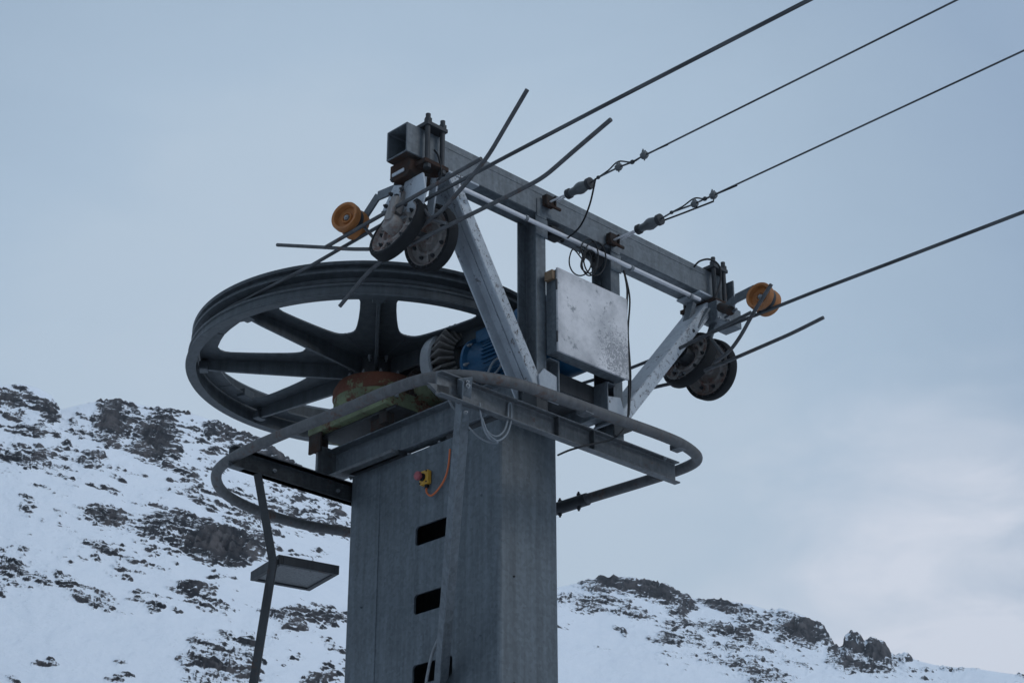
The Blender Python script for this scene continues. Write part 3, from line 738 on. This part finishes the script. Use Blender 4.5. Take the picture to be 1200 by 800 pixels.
def signal(a, z, px, label, ysc):
    t = thing('signal_line', label, 'cable', P(a, -5.94, z), 'two anchored signal lines')
    end = Vector((a, 30, z+1.2)); 
    ins = Vector(at(*px[0], 'a', a)); c1 = Vector(at(*px[1], 'a', a)); c2 = Vector(at(*px[2], 'a', a)); c3 = Vector(at(*px[3], 'a', a)); c4 = Vector(at(*px[4], 'a', a))
    zz = ins.z
    run = [(a, -5.55, zz)]+[tuple(c) for c in (c1, c2, c3, c4)]+[tuple(at(*px[5], 'a', a))]+[(a, -1.5, zz+.01), (a, 5, zz+.12), (a, 15, zz+.6), (a, 30, zz+1.8)]
    run[0] = (a, ins.y+.07, ins.z)
    obj('wire', MB().tube([P(*p) for p in run], .0048, 8), M['rope'], t, angle=60)
    # second strand looping between the grips
    lp = [run[0], tuple(c1), (a, (c1.y+c2.y)/2, (c1.z+c2.z)/2+.012), (a, c2.y+.0, c2.z+.034), tuple(c3), (a, c4.y, c4.z), (a, c4.y+.16, c4.z-.006)]
    obj('loop_strand', MB().tube(catmull([P(*p) for p in lp], 6), .0042, 8), M['black'], t, angle=60)
    for c, s in ((c1, .010), (c2, .020), (c3, .012), (c4, .021)):
        mb = MB(); cc = P(*c); mb.lathe([(0, -s*.8), (s*.8, -s*.8), (s, -s*.3), (s, s*.3), (s*.8, s*.8), (0, s*.8)], cc, VB, 8)
        if s > .015:
            mb.bolt(cc+VA*s*.4+VZ*s*.6, VZ, s*.35, s*.5); mb.bolt(cc-VA*s*.4+VZ*s*.6, VZ, s*.35, s*.5); mb.bolt(cc-VZ*s*.5, -VZ, s*.35, s*.5)
        obj('rope_grip', mb, M['insul'] if s > .015 else M['dark'], t)
    ic = P(*ins)
    mb = MB(); mb.lathe([(0, -.085), (.020, -.083), (.021, -.06), (.023, -.03), (.032, -.005), (.034, .012), (.027, .045), (.022, .062), (.027, .08), (0, .083)], ic, VB, 20)
    obj('insulator', mb, M['insul'], t)
    mb = MB(); mb.lathe([(.026, .06), (.032, .062), (.032, .085), (0, .085)], ic, VB, 16); mb.lathe([(0, -.088), (.028, -.088), (.028, -.066), (.022, -.066)], ic, VB, 16)
    obj('end_cap', mb, M['dark'], t)
    for s in (.024, -.024):
        mb = MB(); mb.tube([P(a+s*.9, -5.96, zz+s*.25-.004), ic-VB*.075+VA*s*.6+VZ*s*.3], .0055, 8)
        obj('tie_rod', mb, M['pipe'], t)
    mb = MB(); mb.box(a-.05, a+.005, -5.990, -5.955, zz-.03, zz+.03); mb.box(a-.055, a+.05, -5.955, -5.942, zz-.045, zz-.03); mb.box(a+.008, a+.016, -5.990, -5.945, zz-.03, zz+.035)
    obj('anchor_bracket', mb, M['rusty'], t, .002)
signal(6.12, 4.83, [(679, 221), (701, 208), (725, 196), (741, 190), (755, 182), (760, 180)], 'upper signal line with grey insulator anchored left of the beam middle', 1)
signal(6.62, 4.77, [(761, 263), (787, 249), (814, 239), (826, 233), (836, 229), (842, 226)], 'lower signal line with grey insulator anchored above the right post', 1)

# ------------------------------------------------------------------ hanging bent bar with flat panel
pb = thing('panel_on_bent_bar', 'flat framed square panel held by a long cranked dark bar left of the column', 'panel', P(5.44, -7.44, -EYE))
q = [at(302, 556, 'b', -7.56), at(320, 659, 'b', -7.42), at(297, 800, 'b', -7.42)]
low = Vector(q[2])+(Vector(q[2])-Vector(q[1]))*.15
pts = [Vector(q[0]), Vector(q[1]), low, Vector((low.x-.02, low.y, -EYE))]
mb = MB()
for s, e in zip(pts, pts[1:]): mb.bar(P(*s), P(*e), .044, .03, CR)
for p in pts[1:3]: mb.lathe([(0, -.015), (.022, -.015), (.022, .015), (0, .015)], P(*p), CR.cross(VZ), 18)
obj('cranked_bar', mb, M['dark'], pb, .003)
mb = MB(); mb.box(pts[3].x-.1, pts[3].x+.1, pts[3].y-.1, pts[3].y+.1, -EYE-.02, -EYE+.02); obj('foot_plate', mb, M['dark'], pb, .003)
zp = 3.02
cs = [Vector(at(x, y, 'z', zp)) for x, y in ((290, 682), (324, 662), (400, 670.5), (366, 690.5))]
cen = sum(cs, Vector())/4; e1 = ((cs[1]-cs[0])+(cs[2]-cs[3]))/4; e2 = ((cs[3]-cs[0])+(cs[2]-cs[1]))/4
l1, l2 = e1.length, e2.length; E1 = D(*e1).normalized(); E2 = D(*e2); E2 = (E2-E1*E2.dot(E1)).normalized(); pc = P(*cen)
fr = MB(); w = .028
fr.prism([(-l1, -l2), (l1, -l2), (l1, -l2+w), (-l1, -l2+w)], pc, E1, E2, VZ*.05); fr.prism([(-l1, l2-w), (l1, l2-w), (l1, l2), (-l1, l2)], pc, E1, E2, VZ*.05)
fr.prism([(-l1, -l2+w), (-l1+w, -l2+w), (-l1+w, l2-w), (-l1, l2-w)], pc, E1, E2, VZ*.05); fr.prism([(l1-w, -l2+w), (l1, -l2+w), (l1, l2-w), (l1-w, l2-w)], pc, E1, E2, VZ*.05)
obj('panel_frame', fr, M['dark'], pb, .003)
obj('panel_face', MB().prism([(-l1+w, -l2+w), (l1-w, -l2+w), (l1-w, l2-w), (-l1+w, l2-w)], pc+VZ*.008, E1, E2, VZ*.02), M['panelface'], pb)
obj('panel_bracket', MB().bar(P(*q[1])+VZ*.005, pc+E1*l1*.6-E2*l2*.7+VZ*.03, .03, .012, VZ), M['dark'], pb)

# ------------------------------------------------------------------ terrain
def hsh(ix, iy, s):
    n = (ix.astype(np.int64)*374761393+iy.astype(np.int64)*668265263+s*974711) & 0x7fffffff
    n = ((n ^ (n >> 13))*1274126177) & 0x7fffffff
    return ((n ^ (n >> 16)) & 0xffff)/65535.0
def vn(x, y, s=0):
    xi, yi = np.floor(x), np.floor(y); fx, fy = x-xi, y-yi; xi = xi.astype(np.int64); yi = yi.astype(np.int64)
    fx = fx*fx*fx*(fx*(fx*6-15)+10); fy = fy*fy*fy*(fy*(fy*6-15)+10)
    a, b, c, d = hsh(xi, yi, s), hsh(xi+1, yi, s), hsh(xi, yi+1, s), hsh(xi+1, yi+1, s)
    return ((a*(1-fx)+b*fx)*(1-fy)+(c*(1-fx)+d*fx)*fy)*2-1
def fbm(x, y, o=5, s=0, g=.5, ridged=False):
    t = 0; a = 1; n = 0
    for i in range(o):
        v = vn(x, y, s+i*17); v = 1-2*np.abs(v) if ridged else v
        t = t+a*v; n += a; a *= g; x, y = x*1.93+y*.55+3.1, y*1.93-x*.55+1.7
    return t/n
sky = [(-1700, 1340), (-1200, 850), (-700, 620), (-400, 520), (-150, 470), (0, 452), (25, 450), (45, 455), (60, 463), (72, 480), (95, 474), (115, 470), (150, 471), (175, 477), (205, 481), (235, 488), (262, 498), (285, 508), (305, 515), (325, 530), (350, 548), (372, 560), (400, 575),
       (450, 600), (520, 640), (600, 675), (652, 688), (680, 683), (705, 677), (735, 678), (765, 682), (790, 691), (815, 702), (850, 705), (880, 708), (905, 716), (915, 712), (935, 718), (965, 733), (975, 752),
       (978, 760), (987, 757), (990, 744), (998, 740), (1006, 747), (1012, 752), (1025, 748), (1037, 755), (1044, 768), (1052, 768), (1060, 763), (1072, 773), (1100, 780), (1150, 784), (1190, 790), (1230, 797), (1400, 830), (1900, 900), (2300, 1050), (2900, 1340)]
NU, NV = 1500, 680
ucol = np.concatenate([np.linspace(-1700, -30, 140, endpoint=False), np.linspace(-30, 1230, NU-280), np.linspace(1232, 2900, 140)])
U_, V_ = np.meshgrid(ucol, np.concatenate([np.linspace(0, .34, 50, endpoint=False), np.linspace(.34, 1, NV-50)]), indexing='ij')      # V_: 0 foot .. 1 ridge
th = np.arctan2(ucol-600, FPX*math.cos(PITCH)-(400-650)*math.sin(PITCH)*-1)   # azimuth of that bearing at mid height
sx = np.array([p[0] for p in sky]); sy = np.array([p[1] for p in sky])
ysk = np.interp(ucol, sx, sy)
# direction of the skyline per bearing
def ray_np(x, y):
    dx = (x-600)/FPX; dy = -(y-400)/FPX
    X = dx; Y = math.cos(PITCH)-dy*math.sin(PITCH); Z = math.sin(PITCH)+dy*math.cos(PITCH)
    return X, Y, Z
X, Y, Z = ray_np(ucol, ysk); hor = np.hypot(X, Y); tanE = Z/hor; azi = np.arctan2(X, Y)
Rr = np.interp(ucol, [-700, 0, 350, 700, 1200, 1900], [430, 430, 470, 620, 700, 760])
Rr = Rr+12*fbm(ucol/90, ucol*0+3, 3, 5)
kw = np.exp(-.5*(np.arange(-400, 401)/110.)**2); kw /= kw.sum()
ug = np.arange(-2300, 3601); sg = np.interp(ug, sx, sy); smo = np.convolve(np.pad(sg, 400, 'edge'), kw, 'valid')
ysm = np.interp(ucol, ug, smo); Xs, Ys, Zs = ray_np(ucol, ysm); tanS = Zs/np.hypot(Xs, Ys)
R0 = 70.0
azi = np.arctan2(Xs, Ys)
S = V_; rr2 = R0+(Rr[:, None]-R0)*S
# profile: gentle foot steepening into the ridge
g = S**1.25
wS = np.clip((S-.80)/.20, 0, 1)**2
H = Rr[:, None]*(tanS[:, None]*(1-wS)+tanE[:, None]*wS)*g
def project(r, h):
    Xw = r*np.sin(azi)[:, None]; Yw = r*np.cos(azi)[:, None]
    dep = Yw*math.cos(PITCH)+h*math.sin(PITCH); up = -Yw*math.sin(PITCH)+h*math.cos(PITCH)
    return 600+FPX*Xw/dep, 400-FPX*up/dep
px, py = project(rr2, H)
# rock outcrops: (centre x, y, half sizes, tilt degrees, strength) measured on the hillside
patches = [(8, 468, 22, 14, 0, 1.1), (42, 468, 26, 12, 20, .8), (55, 483, 18, 12, 0, 1.1), (20, 484, 30, 8, 0, .8), (35, 532, 55, 15, 0, .95), (72, 528, 22, 15, 0, .9), (110, 536, 18, 9, 0, 1.0), (130, 496, 22, 26, 8, 1.25), (152, 484, 20, 14, 0, .8),
 (182, 514, 26, 25, -8, 1.25), (192, 500, 14, 12, 0, 1.0), (205, 483, 26, 4, 5, 1.0), (262, 506, 26, 14, 15, 1.1), (245, 530, 16, 7, 10, .7), (35, 588, 12, 16, 0, .9), (125, 607, 40, 14, 12, 1.1), (90, 570, 40, 8, 12, .55),
 (175, 588, 45, 9, 10, .6), (205, 622, 75, 20, 12, 1.15), (262, 638, 50, 20, 12, 1.6), (160, 560, 60, 6, 14, .45), (330, 540, 45, 14, 28, 1.2), (300, 525, 30, 10, 25, .9), (345, 612, 60, 10, 12, .9), (300, 575, 35, 8, 20, .6), (395, 600, 14, 10, 0, .9),
 (12, 672, 22, 24, 10, 1.0), (45, 680, 22, 12, 10, .8), (100, 696, 42, 15, 28, .95), (110, 640, 22, 7, 20, .8), (96, 655, 12, 6, 0, .7), (135, 668, 14, 8, 0, .9), (150, 675, 8, 8, 0, 1.0), (112, 655, 7, 5, 0, .8), (222, 690, 26, 9, 8, 1.2), (248, 710, 24, 9, 5, .95),
 (168, 697, 20, 7, 8, .9), (182, 711, 11, 6, 0, .9), (205, 712, 22, 5, 10, .6), (362, 722, 42, 14, 5, 1.05), (340, 735, 25, 10, -20, 1.0), (292, 772, 20, 28, -20, 1.0), (252, 778, 40, 30, 15, 1.15), (235, 765, 10, 18, -30, 1.0), (140, 787, 24, 14, -35, .9),
 (54, 778, 14, 4, 0, .9), (10, 797, 16, 6, 20, .9), (385, 790, 42, 12, -25, 1.0), (350, 770, 16, 6, 0, .7), (395, 758, 26, 5, 25, .7), (35, 610, 60, 5, 14, .35), (60, 550, 30, 5, 10, .5), (225, 560, 60, 6, 14, .45),
 (728, 686, 44, 10, 4, 1.4), (770, 694, 36, 12, 12, 1.4), (700, 707, 40, 9, 6, .95), (738, 717, 34, 9, 10, .95), (800, 710, 18, 15, 35, 1.3), (858, 712, 62, 6, 14, 1.15), (890, 727, 30, 10, 12, 1.05), (850, 738, 34, 7, 10, 1.1), (662, 700, 16, 6, 0, .9),
 (790, 746, 32, 8, -4, .95), (725, 738, 14, 5, 20, .8), (845, 753, 20, 5, 12, .8), (918, 722, 16, 16, 0, .8), (942, 740, 38, 17, 8, 1.35), (960, 748, 16, 14, 0, 1.0), (880, 782, 42, 14, 14, 1.0), (985, 775, 18, 14, 0, 1.2), (1000, 755, 13, 13, 0, 1.6), (1027, 764, 20, 14, 5, 1.6), (978, 764, 10, 14, 0, 1.3),
 (1010, 780, 34, 7, 5, 1.2), (1055, 768, 13, 6, 0, 1.1), (1085, 778, 16, 4, 10, .8), (1130, 784, 40, 3, 4, .8), (1192, 790, 14, 8, 0, 1.0), (910, 745, 40, 5, 12, .6), (930, 770, 45, 8, 12, .55), (1060, 790, 40, 5, 4, .5), (760, 770, 60, 8, 10, .35), (700, 760, 60, 8, 10, .3),
 (-120, 540, 70, 30, 10, 1.0), (-220, 640, 80, 30, 10, 1.0), (-60, 620, 40, 20, 10, .9), (-350, 620, 80, 30, 0, 1.0), (170, 560, 190, 60, 12, .55), (60, 510, 90, 55, 0, .52), (170, 620, 130, 40, 12, .58), (300, 580, 110, 60, 18, .60), (270, 520, 90, 30, 22, .55), (130, 650, 140, 30, 10, .44), (210, 700, 130, 18, 8, .42), (330, 765, 110, 35, 0, .45), (770, 725, 130, 26, 10, .52), (870, 758, 120, 28, 8, .50), (1050, 785, 90, 12, 8, .50), (1330, 830, 40, 10, 5, 1.0), (1450, 860, 60, 12, 5, 1.0), (520, 680, 60, 12, 10, 1.0), (600, 720, 50, 10, 10, .9), (480, 740, 50, 20, 10, .9)]
m = np.zeros_like(px)
wx = px+7*fbm(px/16, py/12, 3, 40); wy = py+5*fbm(px/16+9, py/12, 3, 41)
for (cx, cy, ax_, ay_, tl, s) in patches:
    t = math.radians(tl); dx = wx-cx; dy = wy-cy
    if True:
        e = ((dx*math.cos(t)+dy*math.sin(t))/ax_)**2+((-dx*math.sin(t)+dy*math.cos(t))/ay_)**2
    m = np.maximum(m, s*np.exp(-.5*np.maximum(e, 0)**1.2))
t = math.radians(14); qx = px*math.cos(t)+py*math.sin(t); qy = -px*math.sin(t)+py*math.cos(t)
streak = fbm(qx/27, qy/5.0, 5, 3, .62); fineN = fbm(qx/7.5, qy/2.8, 4, 9, .6); mid = fbm(qx/50, qy/20, 3, 21)
ridg = fbm(qx/38, qy/11, 4, 51, .55, True); gul = fbm(px/9+.3*py/9, py/34, 4, 61, .55, True)
rock = m*(.80+.22*streak+.16*ridg)+.26*streak+.24*fineN+.20*mid+.20*ridg-.50
bnd = qy/8.5+1.5*fbm(px/34, py/26, 3, 71)+.4*fbm(px/7, py/6, 3, 72); tri = np.abs((bnd % 1)-.5)*2
ledge_snow = np.clip((tri-.66)/.25, 0, 1)*np.clip(.62+1.1*fbm(px/13, py/8, 3, 73), 0, 1)
rock = rock-.30*ledge_snow-.16*np.clip(gul-.35, 0, 1)
alpine = np.clip((S-.25)/.2, 0, 1)
rock = rock-(1-alpine)*.4
# relief: stepped ledges and crags where rock shows, soft drifts elsewhere
rk = np.clip(rock*2.2+.25, 0, 1); rk = rk*rk*(3-2*rk)
crag = fbm(qx/11, qy/7, 5, 31, .55, True); crag2 = fbm(px/5, py/5, 4, 33, .6)
scale = rr2/FPX                                   # metres per photo pixel there
drift = fbm(px/70, py/45, 4, 11)*5.0+fbm(px/22, py/15, 3, 12)*2.0
edge = np.clip((1-S)/.03, 0, 1)
disp = (drift*edge+rk*(1+.9*np.clip(m-1, 0, .5)/.5)*(2.8*crag+1.3*crag2+3.4*gul+3.4*(1-tri)+1.2))*scale
bigr = -disp*1.0                                   # towards the valley
H2 = H+disp*.45*np.where(S > .985, .9, 1); rr3 = rr2+bigr*.8
# behind the ridge the ground falls away again
K = 24
bh = np.linspace(.02, 1, K)
rb_ = rr3[:, -1:]+bh[None, :]*260; Hb = H2[:, -1:]-(bh[None, :]**1.15)*170
RR = np.concatenate([rr3, rb_], 1); HH = np.concatenate([H2, Hb], 1); rock = np.where(rock > .16, .16+(rock-.16)*(.42+.55*np.clip((m-.95)/.4, 0, 1)), rock)
TN = np.clip(.5+.55*gul*np.clip(m, 0, 1)+.25*crag2-.5*ledge_snow, 0, 1)  # rock tone with crevice shade painted in, plus random variation
RK = np.concatenate([rock, np.repeat(rock[:, -1:], K, 1)*np.linspace(1, 0, K)], 1)
HH[:, 0] = -EYE-3
nu, nv = RR.shape
VX = RR*np.sin(azi)[:, None]; VY = RR*np.cos(azi)[:, None]; VZz = HH+EYE
co_ = np.stack([VX, VY, VZz], -1).reshape(-1, 3).astype(np.float32)
idx = np.arange(nu*nv).reshape(nu, nv)
quads = np.stack([idx[:-1, :-1], idx[1:, :-1], idx[1:, 1:], idx[:-1, 1:]], -1).reshape(-1, 4)
me = bpy.data.meshes.new('snowy_mountain')
me.vertices.add(len(co_)); me.vertices.foreach_set('co', co_.ravel())
me.loops.add(quads.size); me.loops.foreach_set('vertex_index', quads.ravel().astype(np.int32))
me.polygons.add(len(quads)); me.polygons.foreach_set('loop_start', np.arange(0, quads.size, 4, dtype=np.int32))
me.update(calc_edges=True); me.validate()
me.polygons.foreach_set('use_smooth', np.ones(len(quads), dtype=bool))
tn_ = me.attributes.new('tone', 'FLOAT', 'POINT'); tn_.data.foreach_set('value', np.concatenate([TN, np.repeat(TN[:, -1:], K, 1)], 1).ravel().astype(np.float32))
at_ = me.attributes.new('rock', 'FLOAT', 'POINT'); at_.data.foreach_set('value', RK.ravel().astype(np.float32))
mtn = bpy.data.objects.new('mountain', me); C.objects.link(mtn); struct(mtn)
mm, nt, b = mat('snow and rock')
an = nt.nodes.new('ShaderNodeAttribute'); an.attribute_name = 'rock'
n1 = noise(nt, .8, 8, .72); n2 = noise(nt, .12, 5, .6); n3 = noise(nt, 1.6, 5, .7, .3, stretch=(.45, .45, 1.5)); n4 = noise(nt, .33, 7, .7, .5, stretch=(.35, .35, 1.3))
f = mul(nt, an.outputs['Fac'], mul(nt, mul(nt, n1, .5, 'SUBTRACT'), .5), 'ADD')
f = mul(nt, f, mul(nt, mul(nt, n3, .5, 'SUBTRACT'), .75), 'ADD')
f = mul(nt, f, mul(nt, mul(nt, n4, .5, 'SUBTRACT'), 1.5), 'ADD')
geo = nt.nodes.new('ShaderNodeNewGeometry'); sp = nt.nodes.new('ShaderNodeSeparateXYZ'); nt.links.new(geo.outputs['Normal'], sp.inputs[0])
ledge = mul(nt, mul(nt, sp.outputs['Z'], -.66, 'ADD'), .95)       # snow settles on the flatter ledges
f = mul(nt, f, ledge, 'SUBTRACT')
fr_ = ramp(nt, f, [(-.0, BW(0)), (.04, BW(.45)), (.17, BW(1))])
an2 = nt.nodes.new('ShaderNodeAttribute'); an2.attribute_name = 'tone'
rockc = mixc(nt, ramp(nt, mul(nt, mul(nt, n1, .5), mul(nt, an2.outputs['Fac'], .5), 'ADD'), [(.35, BW(0)), (.65, BW(1))]), (.012, .013, .017), (.090, .084, .087))
rockc = mixc(nt, ramp(nt, n2, [(.4, BW(0)), (.62, BW(1))]), rockc, (.016, .018, .023))
snowc = mixc(nt, n2, (.74, .80, .88), (.83, .87, .93))
nt.links.new(mixc(nt, fr_, snowc, rockc), b.inputs['Base Color']); b.inputs['Roughness'].default_value = .85; dull(mm, .05)
bump(nt, b, n1, .7, .7)
me.materials.append(mm)

def disc(name, z, r, m, n=96, hole=0):
    bm = bmesh.new(); rs = [0, 6, 15, 40, 90, 200, 500, 1100, 2600]; prev = None
    for R2 in rs:
        if R2 == 0: ringv = [bm.verts.new((0, 0, z))]
        else:
            ringv = [bm.verts.new((R2*math.cos(k*2*math.pi/n), R2*math.sin(k*2*math.pi/n), z+(math.sin(k*.9+R2)*.12 if 10 < R2 < 300 else 0)-(.0 if R2 < 300 else (R2-300)*.004))) for k in range(n)]
        if prev:
            for k in range(n):
                if len(prev) == 1: bm.faces.new((prev[0], ringv[k], ringv[(k+1) % n]))
                else: bm.faces.new((prev[k], ringv[k], ringv[(k+1) % n], prev[(k+1) % n]))
        prev = ringv
    return obj(name, bm, m)
gm, nt, b = mat('snow ground'); f = noise(nt, .3, 6, .6)
nt.links.new(mixc(nt, f, (.70, .74, .80), (.82, .84, .87)), b.inputs['Base Color']); b.inputs['Roughness'].default_value = .8; bump(nt, b, f, .6, .3)
struct(disc('snow_ground', 0, 2600, gm))

# ------------------------------------------------------------------ haze
hz = MB(); bmz = hz.bm
bmesh.ops.create_cube(bmz, size=1)
for v in bmz.verts: v.co = Vector((v.co.x*5600, v.co.y*5600, -12 if v.co.z < 0 else 330))
hm = bpy.data.materials.new('haze'); hm.use_nodes = True; nt = hm.node_tree
for n in list(nt.nodes):
    if n.type != 'OUTPUT_MATERIAL': nt.nodes.remove(n)
pv = nt.nodes.new('ShaderNodeVolumePrincipled'); pv.inputs['Color'].default_value = (.86, .92, 1.0, 1); pv.inputs['Density'].default_value = .00018; pv.inputs['Anisotropy'].default_value = .2
nt.links.new(pv.outputs[0], nt.nodes['Material Output'].inputs['Volume'])
HAZE = True
if HAZE: struct(obj('haze', hz, hm, smooth=False), 'stuff')

# ------------------------------------------------------------------ light
SUN_AZ, SUN_EL = math.radians(118), math.radians(34)     # azimuth from +Y towards +X
w = bpy.data.worlds.new('World'); sc.world = w; w.use_nodes = True; nt = w.node_tree
bg = nt.nodes['Background']
skyt = nt.nodes.new('ShaderNodeTexSky'); skyt.sky_type = 'NISHITA'; skyt.sun_disc = False; skyt.sun_elevation = SUN_EL; skyt.sun_rotation = SUN_AZ; skyt.altitude = 1800
tc = nt.nodes.new('ShaderNodeTexCoord')
mp = nt.nodes.new('ShaderNodeMapping'); mp.inputs['Scale'].default_value = (1.0, 1.0, 2.2); nt.links.new(tc.outputs['Generated'], mp.inputs['Vector'])
cn = N(nt, 'ShaderNodeTexNoise', Scale=2.6, Detail=5.0, Roughness=.5, Distortion=.3); nt.links.new(mp.outputs[0], cn.inputs['Vector'])
sxyz = nt.nodes.new('ShaderNodeSeparateXYZ'); nt.links.new(tc.outputs['Generated'], sxyz.inputs[0])
cn2 = N(nt, 'ShaderNodeTexNoise', Scale=9.0, Detail=6.0, Roughness=.55, Distortion=.6); nt.links.new(mp.outputs[0], cn2.inputs['Vector'])
wob = mul(nt, mul(nt, mul(nt, cn.outputs['Fac'], .5, 'SUBTRACT'), .030), mul(nt, mul(nt, cn2.outputs['Fac'], .5, 'SUBTRACT'), .016), 'ADD')
d0 = (CF + CR*((450-600)/FPX) - CU*((550-400)/FPX)).normalized()       # brightest point; corner vignette is put into the cloud colours around it
dq = nt.nodes.new('ShaderNodeVectorMath'); dq.operation = 'DOT_PRODUCT'; nt.links.new(tc.outputs['Generated'], dq.inputs[0]); dq.inputs[1].default_value = tuple(d0)
cloud = ramp(nt, mul(nt, dq.outputs['Value'], wob, 'ADD'), [(.0, (3.9, 4.9, 6.1)), (.80, (3.5, 4.5, 5.8)), (.90, (2.9, 3.85, 5.15)), (.925, (2.8, 3.75, 5.05)), (.953, (3.37, 4.38, 5.55)), (.9716, (3.78, 4.84, 6.02)), (.981, (4.22, 5.2, 6.25)), (.992, (4.47, 5.4, 6.4))])
# brighter, warmer break in the cloud low on the right
gx_, gy_, gz_ = (CF + CR*((1130-600)/FPX) - CU*((790-400)/FPX)).normalized()
dp = nt.nodes.new('ShaderNodeVectorMath'); dp.operation = 'DOT_PRODUCT'; nt.links.new(tc.outputs['Generated'], dp.inputs[0]); dp.inputs[1].default_value = (gx_, gy_, gz_)
gl = ramp(nt, mul(nt, dp.outputs['Value'], mul(nt, mul(nt, cn2.outputs['Fac'], .5, 'SUBTRACT'), .022), 'ADD'), [(.987, BW(0)), (.995, BW(.35)), (.9995, BW(.9))])
cloud = mixc(nt, gl, cloud, (6.45, 6.8, 7.6))
cc = mixc(nt, .93, skyt.outputs['Color'], cloud)
nt.links.new(cc, bg.inputs['Color']); bg.inputs['Strength'].default_value = .117
sun = bpy.data.lights.new('sun', 'SUN'); sun.energy = .8; sun.angle = math.radians(25); sun.color = (1, .98, .96)
so = bpy.data.objects.new('sun', sun); C.objects.link(so)
sd = Vector((math.sin(SUN_AZ)*math.cos(SUN_EL), math.cos(SUN_AZ)*math.cos(SUN_EL), math.sin(SUN_EL)))
so.rotation_euler = sd.to_track_quat('Z', 'Y').to_euler(); so.location = (0, 0, 30)

# ------------------------------------------------------------------ camera
cam = bpy.data.cameras.new('camera'); co2 = bpy.data.objects.new('camera', cam); C.objects.link(co2); sc.camera = co2
co2.location = (0, 0, EYE); co2.rotation_euler = (math.radians(90)+PITCH, 0, 0)
cam.sensor_width = 36; cam.lens = FPX/1200*36; cam.clip_end = 9000; cam.clip_start = .1
vs = sc.view_settings; vs.view_transform = 'Standard'; vs.look = 'None'; vs.exposure = 0; vs.gamma = 1; vs.use_curve_mapping = False
